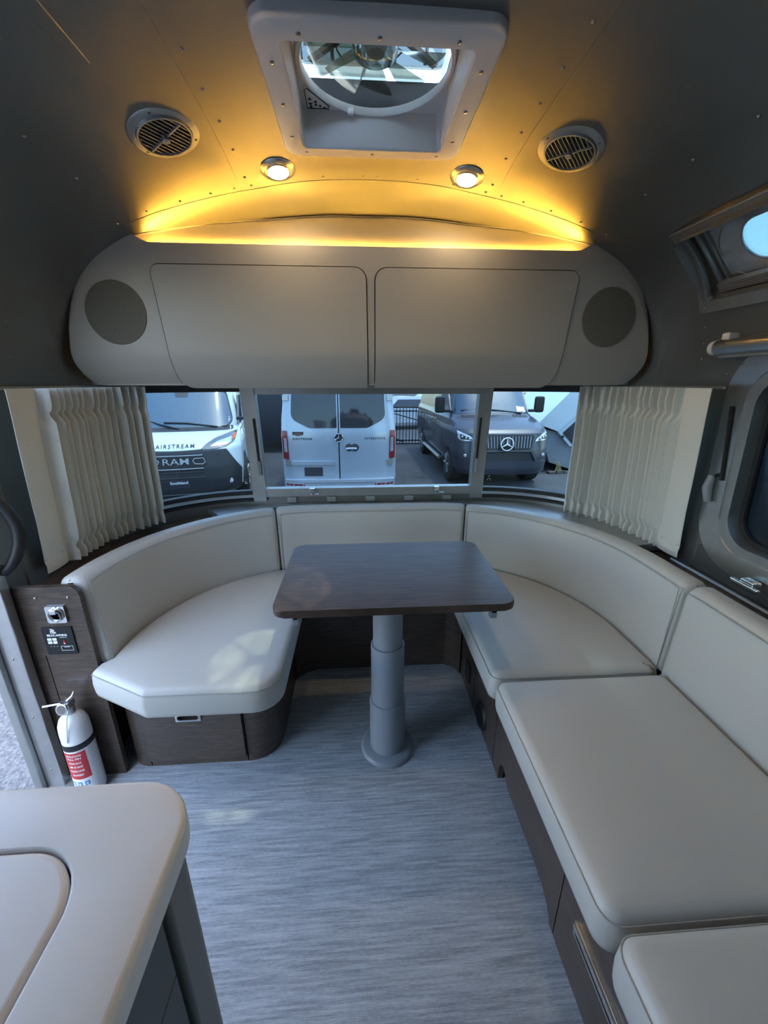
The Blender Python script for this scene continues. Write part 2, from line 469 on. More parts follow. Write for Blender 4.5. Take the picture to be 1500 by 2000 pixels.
# close the ridge at the very top
bmesh.ops.weld_verts(mb.bm, targetmap={v: min(tops, key=lambda q: (abs(q.co.y-v.co.y)+(0 if q.co.x < X0 else 1))) for v in tops if v.co.x > X0 and v.co.y < 1.29 and v.co.y > YF+.02})
bmesh.ops.holes_fill(mb.bm, edges=[e for e in mb.bm.edges if e.is_boundary and e.verts[0].co.z > 1.5], sides=0)
bmesh.ops.recalc_face_normals(mb.bm, faces=mb.bm.faces)
ctr = Vector((X0, 0, .9)); f = min(mb.bm.faces, key=lambda q: (q.calc_center_median()-Vector((X0-1.08, 0, .3))).length)
if f.normal.x > 0: bmesh.ops.reverse_faces(mb.bm, faces=mb.bm.faces)
# second skin, 35 mm outside
mb.bm.normal_update()
inn = list(mb.bm.verts); fin = list(mb.bm.faces)
outv = {v: mb.bm.verts.new(v.co+v.normal*.035) for v in inn}
bnd = [e for e in mb.bm.edges if e.is_boundary]
for q in fin:
    mb.bm.faces.new([outv[v] for v in q.verts])
for e in bnd:
    a, b = e.verts; mb.bm.faces.new((a, b, outv[b], outv[a]))
bmesh.ops.reverse_faces(mb.bm, faces=fin)
bmesh.ops.recalc_face_normals(mb.bm, faces=mb.bm.faces)
shell = build('shell_tmp', mb, M['alu'])

cut = MB()
cut.box(X0-1.4, X0+1.4, 1.33, 2.3, .785, 1.290)
cut.prism(rrect(.22, 1.13, .80, 1.365, .10), .9, 1.4, axis='x')                     # right side window (y,z)
cut.prism(rrect(.36, 1.075, -.1, 1.70, .08), -1.4, -.75, axis='x')                     # entrance door
cut.prism(rrect(-.125, .225, .93, 1.272, .02), 1.8, 2.1)                            # roof fan
cut.prism(rrect(-1.35, .12, .98, 1.42, .08), -1.4, -.8, axis='x')                     # galley window
cut.prism(rrect(-1.3, -.2, .85, 1.36, .08), .9, 1.4, axis='x')                       # second window on the right wall
cut.prism(rrect(X0-.75, X0+.75, .85, 1.45, .08), -2.8, -2.0, axis='y')                # front window
for vx_, vy_ in ((-.443, 1.200), (.545, 1.204)):                                       # air ducts
    cut.lathe([(.0575, -.10), (.0575, .05)], Vector((vx_, vy_, zsh(vx_, vy_))), 36, shn(vx_, vy_))
# vista window: box along the local frame of the curved wall
VN = Vector((.74, 0, .67)).normalized(); VT = Vector((-.67, 0, .74)).normalized(); VC = Vector((1.02, 0, 1.632))
def VP(y, t, n): return VC+VT*t+VN*n+Vector((0, y, 0))
def vbox(mb, y0, y1, t0, t1, n0, n1):
    vs_ = [VP(y, t, n) for y in (y0, y1) for t in (t0, t1) for n in (n0, n1)]
    mb.poly(vs_, ((0, 1, 3, 2), (4, 6, 7, 5), (0, 4, 5, 1), (2, 3, 7, 6), (0, 2, 6, 4), (1, 5, 7, 3)))
vbox(cut, .45, 1.305, -.105, .105, -.12, .25)
cutter = build('cut_tmp', cut, None)
bpy.context.view_layer.update()
md = shell.modifiers.new('b', 'BOOLEAN'); md.operation = 'DIFFERENCE'; md.solver = 'EXACT'; md.object = cutter
md.use_self = True
bpy.context.view_layer.update()
dg = bpy.context.evaluated_depsgraph_get()
sm = bpy.data.meshes.new_from_object(shell.evaluated_get(dg))
sloc = shell.location.copy()
src = bmesh.new(); src.from_mesh(sm)
bmesh.ops.translate(src, vec=sloc, verts=src.verts)
bpy.data.objects.remove(shell); bpy.data.objects.remove(cutter)
def cls(c):
    if c.y > 1.452: return 'wall_rear'
    if c.y < -2.0: return 'wall_front'
    if c.z > 1.76: return 'ceiling'
    return 'wall_left' if c.x < X0 else 'wall_right'
src.normal_update()
keys = {f: cls(f.calc_center_median()) for f in src.faces}
STR = {}
for k in ('wall_rear', 'wall_front', 'ceiling', 'wall_left', 'wall_right'):
    t = bmesh.new(); mp = {}
    for f in src.faces:
        if keys[f] != k: continue
        for v in f.verts:
            if v not in mp: mp[v] = t.verts.new(v.co)
        try: t.faces.new([mp[v] for v in f.verts])
        except ValueError: pass
    me = bpy.data.meshes.new(k); t.to_mesh(me); t.free()
    for p in me.polygons: p.use_smooth = True
    me.set_sharp_from_angle(angle=R(35)); me.materials.append(M['alu'])
    ob = bpy.data.objects.new(k, me); COL.objects.link(ob); ob['kind'] = 'structure'; ORG[ob.name] = Vector((0, 0, 0)); STR[k] = ob
src.free()

# floor
mb = MB(); mb.prism(rrect(X0-1.075, X0+1.075, YF+.02, 1.92, .5), -.05, 0.0)
build('floor', mb, M['floor'], kind='structure')
mb = MB(); mb.box(-1.07, -.985, .36, 1.09, .0005, .006, .002)
build('trim_1', mb, M['cabpost'], kind='structure', label='dark threshold strip at the entrance door')

# rivets
def rivet_set(name, pts, parent):
    mb = MB()
    for p, n in pts:
        q = Vector(n).normalized(); mb.lathe([(.0001, .0028), (.0025, .0022), (.0040, .0005), (.0042, -.001)], p, 8, q, cap=False)
    return build(name, mb, M['rivet'], parent, kind='stuff')
rv = []
def rvp(x, y): rv.append((Vector((x, y, zsh(x, y))), shn(x, y)))
for sd in (-1, 1):
    for k in range(16): rvp(X0+sd*.36, 1.40-.105*k)
    for hw in (.02, .14, .25, .35, .40, .47, .56, .66, .75): rvp(X0+sd*hw, 1.434)
    for k in range(9): rvp(X0+sd*.74, 1.25-.16*k)
rivet_set('rivet_row', rv, STR['ceiling'])
for sd, nm in ((-1, 'wall_left'), (1, 'wall_right')):
    pts = []
    for k in range(22):
        z = .72+k*.047
        if z > 1.74: break
        pts.append((Vector((X0+sd*hw_at(z), 1.205 if z < 1.34 else 1.31, z)), Vector((-sd, 0, 0))))
    rivet_set('rivet_row', pts, STR[nm])
# sheet overlap seams (thin real steps)
for sd in (-1, 1):
    mb = MB(); x = X0+sd*.385
    mb.rings([[(x+dx, y, zsh(x, y)+dz) for dx, dz in ((-.0009, -.0007), (.0009, -.0007), (.0009, .003), (-.0009, .003))] for y in [-1.8+.1*i for i in range(33)]])
    build('seam', mb, M['alu'], STR['ceiling'])
mb = MB(); rs = []
for i in range(-24, 25):
    x = X0+i*.030; rs.append([(x, y, zsh(x, y)+dz) for y, dz in ((1.448, -.0012), (1.4515, -.0012), (1.4515, .004), (1.448, .004))])
mb.rings(rs); build('seam', mb, M['alu'], STR['ceiling'])
for sd, nm in ((-1, 'wall_left'), (1, 'wall_right')):
    mb = MB(); zz = [.70+.04*i for i in range(16)]
    mb.rings([[(X0+sd*(hw_at(z)-d), y, z) for y, d in ((1.172, 0), (1.176, .004), (1.24, .004), (1.244, 0))] for z in zz])
    build('seam_cover', mb, M['alu'], STR[nm])

# ------------------------------------------------------------------ rear panoramic windows
ML, MR = -.492, .592        # mullion centres
def uz(xa, xb):
    return lambda z: (u_rear(xa, z), u_rear(xb, z))
def ua(z): return u_left(1.335, z)
def win_pane(name, uf, m, parent, off=-.012):
    mb = MB(); strip(mb, 0, 1, .80, 1.284, off, off-.005, n=28, nz=5, uf=uf); return build(name, mb, m, parent)
w1 = sthing('window_1', (-.75, 1.75, .78)); w2 = sthing('window_2', (X0, 1.92, .78)); w3 = sthing('window_3', (.85, 1.75, .78))
u_end = lambda z: u_left(1.34, z) if 1.34 < yr_at(z)-.55 else 1.0
fL = lambda z: (.97, u_rear(ML-.03, z)); fR = lambda z: (u_rear(MR+.03, z), 4.03); fC = uz(ML+.03, MR-.03)
win_pane('pane', fL, M['g_rear'], w1); win_pane('pane', fC, M['g_tint'], w2); win_pane('pane', fR, M['g_rear'], w3)
for wobj, uf in ((w1, fL), (w3, fR)):
    mb = MB(); strip(mb, 0, 1, .786, .802, .004, -.03, n=28, nz=1, uf=uf); strip(mb, 0, 1, 1.266, 1.294, .004, -.03, n=28, nz=1, uf=uf)
    build('gasket', mb, M['rubber'], wobj)
    mb = MB(); strip(mb, 0, 1, .772, .786, .022, -.004, n=28, nz=1, uf=uf)
    build('lower_rail', mb, M['alu_bright'], wobj)
    mb = MB(); strip(mb, 0, 1, .752, .765, .018, .0005, n=28, nz=1, uf=uf)
    build('lower_gasket', mb, M['rubber'], wobj)
    # slim black edge along the mullion
    xa = ML-.040 if wobj is w1 else MR+.030
    mb = MB(); strip(mb, 0, 1, .80, 1.27, .003, -.02, n=2, nz=4, uf=uz(xa, xa+.010)); build('gasket', mb, M['rubber'], wobj)
for xm in (ML, MR):
    mb = MB(); strip(mb, 0, 1, .752, 1.294, .018, -.03, n=3, nz=6, uf=uz(xm-.036, xm+.036)); build('mullion', mb, M['alu_frame'], w2)
mb = MB()
strip(mb, 0, 1, .772, .812, .014, -.03, n=10, nz=1, uf=fC); strip(mb, 0, 1, 1.256, 1.296, .012, -.03, n=10, nz=1, uf=fC)
build('sash', mb, M['alu_frame'], w2)
for xm in (ML+.020, MR-.020):      # gas strut arms on the sash
    mb = MB(); mb.tube([U(u_rear(xm, z), z, .026) for z in (1.15, 1.05, .95)], .0045, 6); build('strut', mb, M['black'], w2)
    mb = MB(); mb.tube([U(u_rear(xm, z), z, .026) for z in (.955, .90, .885)], .009, 8); build('strut_grip', mb, M['plastic_grey'], w2)
for xm in (-.23, .38):
    p = U(u_rear(xm, .80), .80, .02)
    mb = MB(); mb.box(p.x-.012, p.x+.012, p.y-.022, p.y+.004, .795, .817, .002); mb.box(p.x-.006, p.x+.034, p.y-.032, p.y-.020, .787, .795, .003)
    build('latch', mb, M['chrome'], w2)
# metal ledge clips under the window
mb = MB()
for k in range(9):
    x = -.72+k*.193; u = u_rear(x, .76) if abs(x-X0) < .5 else None
    if u is None: continue
    p = U(u, .757, 0); mb.box(p.x-.022, p.x+.022, p.y-.016, p.y-.001, .742, .768, .002)
build('ledge_clip', mb, M['alu_bright'], STR['wall_rear'], kind='stuff')
# small glazing stamps
def stamp(u, z, parent, m):
    mb = MB()
    for i in range(7):
        du = random.uniform(-.010, .010); dz = random.uniform(-.012, .012)
        p = U(u+du, z+dz, -.010); q = U(u+du+.004, z+dz, -.010)
        mb.poly([p, q, q+Vector((0, 0, .004)), p+Vector((0, 0, .004))], [(0, 1, 2, 3)])
    return build('glazing_stamp', mb, m, parent)
stamp(u_rear(-.565, .84), .845, w1, M['print_white']); stamp(u_rear(.665, .84), .845, w3, M['print_white'])

# ------------------------------------------------------------------ right side window
w4 = sthing('window_4', (1.12, .68, .75))
def xr(z): return X0+hw_at(z)
def wall_patch(mb, outline, side, o0, o1, hole=None):
    """ring between two outlines in (y,z) laid on a side wall, thickness o0..o1 inward"""
    def P(p, o): return Vector((X0+side*(hw_at(p[1])-o), p[0], p[1]))
    A = [P(p, o1) for p in outline]; B = [P(p, o0) for p in outline]
    if hole:
        C_ = [P(p, o1) for p in hole]; D = [P(p, o0) for p in hole]
        rs = [B, A, C_, D, B]; mb.rings(rs, cap0=False, cap1=False)
    else: mb.rings([B, A])
mb = MB(); wall_patch(mb, rrect(.17, 1.185, .752, 1.415, .15, 8), 1, 0, .010, rrect(.235, 1.118, .812, 1.352, .10, 8)); build('frame', mb, M['alu_bright'], w4)
mb = MB(); wall_patch(mb, rrect(.232, 1.121, .809, 1.355, .10, 8), 1, -.05, .006, rrect(.262, 1.09, .84, 1.325, .085, 8)); build('sash', mb, M['alu_frame'], w4)
mb = MB(); wall_patch(mb, rrect(.26, 1.092, .838, 1.327, .085, 8), 1, -.045, -.03, rrect(.275, 1.076, .853, 1.312, .075, 8)); build('gasket', mb, M['rubber'], w4)
mb = MB(); wall_patch(mb, rrect(.262, 1.09, .84, 1.325, .085, 8), 1, -.046, -.040); build('pane', mb, M['g_side'], w4)
mb = MB(); mb.tube([(xr(z)-.016, 1.150-(1.24-z)*.08, z) for z in (1.24, 1.12, 1.02)], .0055, 6)
mb.tube([(xr(1.04)-.016, 1.137, 1.04), (xr(1.03)-.018, 1.150, 1.035), (xr(1.02)-.02, 1.158, 1.02)], .004, 6); build('strut', mb, M['black'], w4)
mb = MB(); mb.tube([(xr(1.03)-.020, 1.162, 1.03), (xr(1.0)-.024, 1.166, .99), (xr(.97)-.02, 1.158, .945)], [.010, .014, .010], 10); build('strut_grip', mb, M['plastic_grey'], w4)
mb = MB(); mb.box(1.085, 1.113, .925, .965, .758, .776, .004); mb.box(1.078, 1.09, .905, .99, .752, .766, .004); build('latch', mb, M['chrome'], w4)
mb = MB()
for y, z in ((1.150, 1.36), (1.153, .80), (.9, .775), (.9, 1.395)): mb.lathe([(.0001, .003), (.004, .002), (.005, 0)], (xr(z)-.010, y, z), 8, (-1, 0, 0))
build('screw', mb, M['rivet'], w4)

# vista window
w5 = sthing('window_5', (1.0, .85, 1.52))
def vprism(mb, outline, n0, n1, hole=None):
    if hole:
        mb.rings([[VP(p[0], p[1], n0) for p in outline], [VP(p[0], p[1], n1) for p in outline], [VP(p[0], p[1], n1) for p in hole], [VP(p[0], p[1], n0) for p in hole], [VP(p[0], p[1], n0) for p in outline]], cap0=False, cap1=False)
    else: mb.rings([[VP(p[0], p[1], n0) for p in outline], [VP(p[0], p[1], n1) for p in outline]])
def curved_frame(mb, o, h, d0, d1):
    def P(p, d):
        s = VP(p[0], p[1], 0); hw = s.x-X0; 
        # push to the shell surface along VN
        best = s
        lo, hi = -.2, .2
        for _ in range(24):
            mid = (lo+hi)/2; q = s+VN*mid
            inside = (q.x-X0) < hw_at(q.z)
            if inside: lo = mid
            else: hi = mid
        return s+VN*(lo-d)
    mb.rings([[P(p, d0) for p in o], [P(p, d1) for p in o], [P(p, d1) for p in h], [P(p, d0) for p in h], [P(p, d0) for p in o]], cap0=False, cap1=False)
def dense(o, m=6):
    out = []
    for i in range(len(o)):
        a, b = Vector(o[i]), Vector(o[(i+1) % len(o)])
        k = max(1, int((b-a).length/.02)); out += [tuple(a+(b-a)*t/k) for t in range(k)]
    return out
hole = dense(rrect(.47, 1.285, -.098, .098, .012, 3))
cx, cy = .85, 0
outer = []
for p in hole:
    outer.append((p[0]+(.034 if p[0] > cx else -.034), p[1]*1.30))
mb = MB(); curved_frame(mb, outer, hole, -.001, .012); build('frame', mb, M['alu_frame'], w5)
mb = MB()
for a, b in ((outer[0], outer[0]),):
    pass
top = sorted([p for p in outer if p[1] > .120], key=lambda p: p[0])
def sh(p, d):
    s = VP(p[0], p[1], 0); lo, hi = -.2, .2
    for _ in range(24):
        mid = (lo+hi)/2; q = s+VN*mid
        if (q.x-X0) < hw_at(q.z): lo = mid
        else: hi = mid
    return s+VN*(lo-d)
mb.tube([sh(p, .014) for p in top], .004, 6); build('top_bead', mb, M['alu_bright'], w5)
mb = MB()
# recess walls
rec = dense(rrect(.455, 1.300, -.103, .103, .012, 3)); 
mb.rings([[VP(p[0], p[1], -.03) for p in rec], [VP(p[0], p[1], .040) for p in rec], [VP(p[0]*1.01-.008, p[1]*1.06, .040) for p in rec], [VP(p[0]*1.01-.008, p[1]*1.06, -.01) for p in rec]], cap0=False, cap1=False)
build('recess', mb, M['cabpost'], w5)
oval_o = rrect(.52, 1.246, -.090, .088, .0885, 14); oval_i = rrect(.565, 1.200, -.060, .060, .0595, 14)
mb = MB()
mb.rings([[VP(p[0], p[1], .032) for p in rrect(.44, 1.315, -.11, .11, .05, 14)], [VP(p[0], p[1], .030) for p in oval_o], [VP(p[0], p[1], .052) for p in oval_i], [VP(p[0], p[1], .058) for p in oval_i]], cap0=False, cap1=False)
build('oval_surround', mb, M['alu_frame'], w5)
mb = MB(); mb.tube([VP(p[0], p[1], .030) for p in oval_o], .0025, 6, closed=True); mb.tube([VP(p[0], p[1], .052) for p in oval_i], .003, 6, closed=True)
build('rim_bead', mb, M['alu_bright'], w5)
mb = MB(); vprism(mb, rrect(.562, 1.203, -.062, .062, .061, 14), .055, .059); build('pane', mb, M['g_vista'], w5)
mb = MB()
for i in range(5): vbox(mb, .49, 1.268, -.094+i*.0055, -.0905+i*.0055, .0, .020)
build('folded_shade', mb, M['cabpost'], w5, kind='stuff')
mb = MB(); vbox(mb, 1.262, 1.270, -.094, .094, .010, .020); vbox(mb, 1.250, 1.254, -.094, .094, .022, .030); vbox(mb, .488, .496, -.094, .094, .010, .020); build('shade_track', mb, M['alu_frame'], w5, kind='stuff')
mb = MB()
for p in ((1.30, .115), (1.30, 0.0), (1.30, -.115), (1.0, .112), (.75, .112), (1.0, -.114)): mb.lathe([(.0001, .003), (.003, .002), (.0042, 0)], sh(p, .011), 8, -VN)
build('screw', mb, M['rivet'], w5)

# other windows of the trailer (behind the camera)
w6 = sthing('window_6', (-1.03, -.6, .98))
mb = MB(); wall_patch(mb, rrect(-1.39, .16, .94, 1.46, .10, 6), -1, 0, .010, rrect(-1.33, .10, 1.0, 1.40, .07, 6)); build('frame', mb, M['alu_bright'], w6)
mb = MB(); wall_patch(mb, rrect(-1.345, .115, .985, 1.415, .08, 6), -1, -.022, -.016); build('pane', mb, M['g_rear'], w6)
w7 = sthing('window_7', (1.12, -.75, .85))
mb = MB(); wall_patch(mb, rrect(-1.34, -.16, .81, 1.40, .10, 6), 1, 0, .010, rrect(-1.28, -.22, .87, 1.34, .07, 6)); build('frame', mb, M['alu_bright'], w7)
mb = MB(); wall_patch(mb, rrect(-1.295, -.205, .855, 1.355, .08, 6), 1, -.022, -.016); build('pane', mb, M['g_tint'], w7)
w8 = sthing('window_8', (X0, -2.5, .85))
mb = MB(); mb.box(X0-.76, X0+.76, -2.515, -2.509, .84, 1.46); build('pane', mb, M['g_rear'], w8)

# ------------------------------------------------------------------ entrance door and its jamb
d1 = sthing('door_1', (-1.06, 1.09, 0))
mb = MB(); mb.box(-1.072, -1.018, 1.066, 1.098, -.03, 1.60, .004); build('jamb', mb, M['alu_bright'], d1)
mb = MB(); mb.box(-1.10, -1.074, 1.050, 1.082, -.06, 1.60, .003); build('outer_jamb', mb, M['alu_frame'], d1)
dirv = Vector((-.66, .75, 0)).normalized(); nrm = Vector((dirv.y, -dirv.x, 0))
def DP(s, t, z): return Vector((-1.135, 1.115, 0))+dirv*s+nrm*t+Vector((0, 0, z))
mb = MB()
rs = []
for s in (0, .004, .70, .704):
    rs.append([DP(s, t, z) for t, z in ((-.018, .0), (.018, .0), (.018, 1.68), (-.018, 1.68))])
mb.rings(rs); build('leaf', mb, M['alu_bright'], d1)
mb = MB()
for z in (.25, .62, 1.2): mb.tube([DP(-.008, .0, z), DP(-.008, 0, z+.07)], .009, 8)
build('hinge', mb, M['black'], d1)
mb = MB()
for z in (.08, .3, .52, .74): mb.lathe([(.0001, .003), (.003, .002), (.0042, 0)], (-1.045, 1.066, z), 8, (0, -1, 0))
build('screw', mb, M['rivet'], d1)
# ------------------------------------------------------------------ dinette plan
RA = .61
CL, CR, YC = -.20, .31, 1.16             # arc centres of the backrest face
def face_path():
    """inner face of the backrests from the door end round the rear to the right wall; (x, y, outward normal)"""
    P = []
    for k in range(3): P.append((CL-RA, 1.130+(YC-1.130)*k/3, -1, 0))
    for k in range(33):
        a = R(180-90*k/32); P.append((CL+RA*math.cos(a), YC+RA*math.sin(a), math.cos(a), math.sin(a)))
    for k in range(1, 12): P.append((CL+(CR-CL)*k/12, YC+RA, 0, 1))
    for k in range(33):
        a = R(90-90*k/32); P.append((CR+RA*math.cos(a), YC+RA*math.sin(a), math.cos(a), math.sin(a)))
    for k in range(1, 40): P.append((CR+RA, YC-.045*k, 1, 0))
    return P
FP = face_path()
def cut_path(i0, i1): return FP[i0:i1+1]
iA = min(range(40), key=lambda i: abs(FP[i][0]+.385))
iB = min(range(36, 80), key=lambda i: abs(FP[i][0]-.487))
iC = min(range(60, len(FP)), key=lambda i: abs(FP[i][1]-.975))
iD = len(FP)-1
T = .085
def backrest(name, label, i0, i1, zb=.437, zt=.75):
    root = thing(name, label, 'cushion', (FP[(i0+i1)//2][0], FP[(i0+i1)//2][1], zb), 'dinette back cushions')
    pts = list(cut_path(i0, i1))
    def sec(p, sh):
        x, y, nx, ny = p; r = .028; s = []
        o = rrect(sh, T-sh, zb+sh, zt-sh, [.034, .034, .012, .012], 5)
        for d, z in o:
            dd = d+.022*(z-zb)/(zt-zb)-.004*math.sin(math.pi*min(1, max(0, (z-zb)/(zt-zb))))*(1 if d < .02 else 0)
            s.append((x+nx*dd, y+ny*dd, z))
        return s
    def shift(p, q, d):
        v = Vector((q[0]-p[0], q[1]-p[1])); v.normalize(); return (p[0]+v.x*d, p[1]+v.y*d, p[2], p[3])
    rs = []
    for d, sh in ((.002, .016), (.006, .007), (.014, .002), (.022, 0)): rs.append(sec(shift(pts[0], pts[1], d), sh))
    for p in pts[1:-1]:
        if (Vector(p[:2])-Vector(pts[0][:2])).length > .03 and (Vector(p[:2])-Vector(pts[-1][:2])).length > .03: rs.append(sec(p, 0))
    for d, sh in ((.022, 0), (.014, .002), (.006, .007), (.002, .016)): rs.append(sec(shift(pts[-1], pts[-2], d), sh))
    mb = MB(); mb.rings(rs); build('cover', mb, M['vinyl'], root, sharp=60)
    # welt seam along the front edge
    def fp(p, d, z): return (p[0]+p[2]*d, p[1]+p[3]*d, z)
    loop = [fp(p, .028, zt-.008) for p in pts]
    a, b = shift(pts[0], pts[1], .010), shift(pts[-1], pts[-2], .010)
    loop = [fp(a, .0+.003*k/4+.0015*k, zb+.02+(zt-.04-zb)*k/6) for k in range(7)] + [fp(shift(p, p, 0) if False else p, .016, zt-.018) for p in pts[1:-1]] + [fp(b, .003+.0015*k, zb+.02+(zt-.04-zb)*k/6) for k in range(6, -1, -1)]
    mb = MB(); mb.tube(loop, .0016, 6); build('stitching', mb, M['stitch'], root)
    return root
backrest('back_cushion', 'curved cream vinyl back cushion whose open end faces the entrance door', 0, iA)
backrest('back_cushion', 'cream vinyl back cushion below the wide middle pane of the rear window', iA, iB)
backrest('back_cushion', 'curved cream vinyl back cushion turning the corner below the right curtain', iB, iC)
backrest('back_cushion', 'long straight cream vinyl back cushion below the side window', iC, iD)

ZT, ZB = .470, .368
def seat(label, outline, crown=.006, zt=ZT, zb=ZB):
    c = Vector((sum(p[0] for p in outline)/len(outline), sum(p[1] for p in outline)/len(outline), zb))
    root = thing('seat_cushion', label, 'cushion', c, 'dinette seat cushions')
    if area(outline) < 0: outline = outline[::-1]
    rs = []
    for d, z in ((.012, zb), (.003, zb+.006), (0, zb+.02), (-.002, zb+.05), (0, zt-.030), (.0015, zt-.022), (.006, zt-.012), (.014, zt-.004), (.024, zt-.001)):
        q = inset(outline, d); rs.append([(x, y, z) for x, y in q])
    mb = MB(); mb.rings(rs, cap1=False); fill_cdt(mb, [q], lambda x, y, d: zt-.001+(crown+.001)*(1-(1-min(1, d/.14))**2), .035); build('cover', mb, M['vinyl'], root, sharp=60)
    mb = MB(); mb.tube([(x, y, zt-.0185) for x, y in inset(outline, .0018)], .0017, 6, closed=True); build('stitching', mb, M['stitch'], root)
    return root
def densify(o, step=.03):
    out = []
    for i in range(len(o)):
        a, b = Vector(o[i]), Vector(o[(i+1) % len(o)]); k = max(1, int((b-a).length/step)); out += [tuple(a+(b-a)*t/k) for t in range(k)]
    return out
def round_poly(corners, n=6):
    """corners: (x, y, r)"""
    out = []; N = len(corners)
    for i, (x, y, r) in enumerate(corners):
        p = Vector((x, y)); a = Vector(corners[i-1][:2])-p; b = Vector(corners[(i+1) % N][:2])-p
        if r <= 1e-6: out.append((x, y)); continue
        a.normalize(); b.normalize(); ang = a.angle(b); d = r/math.tan(ang/2)
        s, e = p+a*d, p+b*d; c = p+(a+b).normalized()*(r/math.sin(ang/2))
        v0, v1 = s-c, e-c; t = v0.angle_signed(v1)
        for k in range(n+1):
            th = -t*k/n; out.append((c.x+v0.x*math.cos(th)-v0.y*math.sin(th), c.y+v0.x*math.sin(th)+v0.y*math.cos(th)))
    return out
back_left = [(p[0], p[1]) for p in FP if p[0] <= -.245 and p[1] >= 1.13]
o = round_poly([(-.815, 1.125, .004), (-.835, 1.105, .01), (-.838, 1.065, .015), (-.635, .962, .035), (-.246, .962, .085), (-.246, 1.75, .0)])
o = [p for p in o if p[1] < 1.74]
idx = max(range(len(back_left)), key=lambda i: back_left[i][0])
left_outline = o + [(-.246, 1.766)] + back_left[::-1][0:]
left_outline = [p for i, p in enumerate(left_outline) if i == 0 or (Vector(p)-Vector(left_outline[i-1])).length > 2e-3]
seat('cream vinyl seat cushion with a clipped corner beside the fire extinguisher', densify(left_outline))
seat('narrow cream vinyl seat cushion behind the table under the rear window', densify(round_poly([(-.242, 1.50, .03), (.384, 1.50, .03), (.384, 1.758, .01), (-.242, 1.758, .01)])))
back_right = [(p[0], p[1]) for p in FP if p[0] >= .388 and p[1] >= .98]
ro = round_poly([(.388, 1.762, 0.0), (.388, .967, .03), (.916, .967, .015)], 5)
right_outline = [p for p in ro if True] + back_right[::-1]
right_outline = [p for i, p in enumerate(right_outline) if i == 0 or (Vector(p)-Vector(right_outline[i-1])).length > 2e-3]
seat('cream vinyl seat cushion in the right corner, running under the table edge', densify(right_outline))
seat('large square cream vinyl seat cushion between two others on the right bench', densify(round_poly([(.392, .388, .035), (.9195, .388, .012), (.9195, .957, .012), (.392, .957, .03)])), zt=.467)
seat('cream vinyl seat cushion across from the kitchen counter on the right bench', densify(round_poly([(.392, -.42, .03), (.9195, -.42, .012), (.9195, .379, .012), (.392, .379, .035)])), zt=.472)

# ------------------------------------------------------------------ bench bases
b1 = thing('storage_bench', 'dark wood storage bench with a drawer, beside the fire extinguisher', 'bench', (-.56, 1.35, 0), 'dinette bench bases')
lo = round_poly([(-.835, 1.128, .06), (-.31, 1.128, .10), (-.31, 1.62, 0), (-.72, 1.62, 0), (-.835, 1.40, 0)], 8)
mb = MB(); mb.prism(lo, 0, ZB-.002, .003); bod = build('body', mb, M['wood'], b1)
mb = MB()
for x in (-.7600, -.4212): mb.box(x-.0022, x+.0022, 1.10, 1.150, .004, .42)
carve(bod, mb)
mb = MB(); mb.box(-.757, -.424, 1.116, 1.1275, .032, ZB-.006, .002); dr = build('drawer_front', mb, M['wood'], b1)
mb = MB(); mb.rings([[(x, y, z) for x, z in rrect(-.640, -.556, .208, .240, .003)] for y in (1.1155, 1.1115)] + [[(x, y, z) for x, z in rrect(-.634, -.562, .215, .233, .009)] for y in (1.1105, 1.1155)], cap0=False, cap1=False)
pl = build('pull', mb, M['alu_bright'], dr)
carve(dr, MB().prism(rrect(-.634, -.562, .215, .233, .009), 1.10, 1.1262, axis='y'))
mb = MB(); mb.box(-.835, -.765, 1.118, 1.135, .001, .03, .002)
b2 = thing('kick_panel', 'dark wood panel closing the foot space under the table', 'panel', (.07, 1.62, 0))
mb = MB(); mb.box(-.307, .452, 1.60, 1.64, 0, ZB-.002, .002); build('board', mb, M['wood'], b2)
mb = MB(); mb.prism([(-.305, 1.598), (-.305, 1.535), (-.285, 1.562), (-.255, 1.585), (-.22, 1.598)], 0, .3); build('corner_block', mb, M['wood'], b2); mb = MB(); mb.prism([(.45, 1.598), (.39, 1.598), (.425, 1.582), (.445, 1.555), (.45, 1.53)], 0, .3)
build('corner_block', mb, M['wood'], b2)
b3 = thing('storage_bench', 'dark wood storage bench with an outlet and a round black grille', 'bench', (.70, 1.30, 0), 'dinette bench bases')
mb = MB(); mb.box(.458, .80, 1.066, 1.598, 0, ZB-.002, .003); bod = build('body', mb, M['wood'], b3)
carve(bod, MB().box(.44, .480, 1.3215, 1.3255, .004, .42))
mb = MB(); mb.lathe([(.0001, .012), (.040, .012), (.050, .009), (.055, .002), (.055, -.002)], (.4575, 1.205, .075), 32, (-1, 0, 0)); gr = build('heater_grille', mb, M['black'], b3)
mb = MB()
for k in range(-5, 6):
    h = math.sqrt(max(0, .041**2-(k*.0075)**2)); mb.box(.4425, .4462, 1.205-h, 1.205+h, .0735+k*.0075, .0765+k*.0075)
build('louvre', mb, M['rubber'], gr)
mb = MB(); mb.prism(rrect(1.385, 1.455, .065, .150, .006), .4535, .459, axis='x'); ou = build('outlet', mb, M['black'], b3)
mb = MB(); mb.prism(rrect(1.395, 1.445, .078, .137, .004), .452, .4536, axis='x'); build('outlet_face', mb, M['panel_black'], ou)
mb = MB(); mb.tube([(.4525, y, z) for y, z in rrect(1.385, 1.455, .065, .150, .006)], .0012, 6, closed=True); build('outlet_rim', mb, M['alu_frame'], ou)
b4 = thing('storage_bench', 'dark wood storage bench with an arched toe space and a long steel pull', 'bench', (.70, .3, 0), 'dinette bench bases')
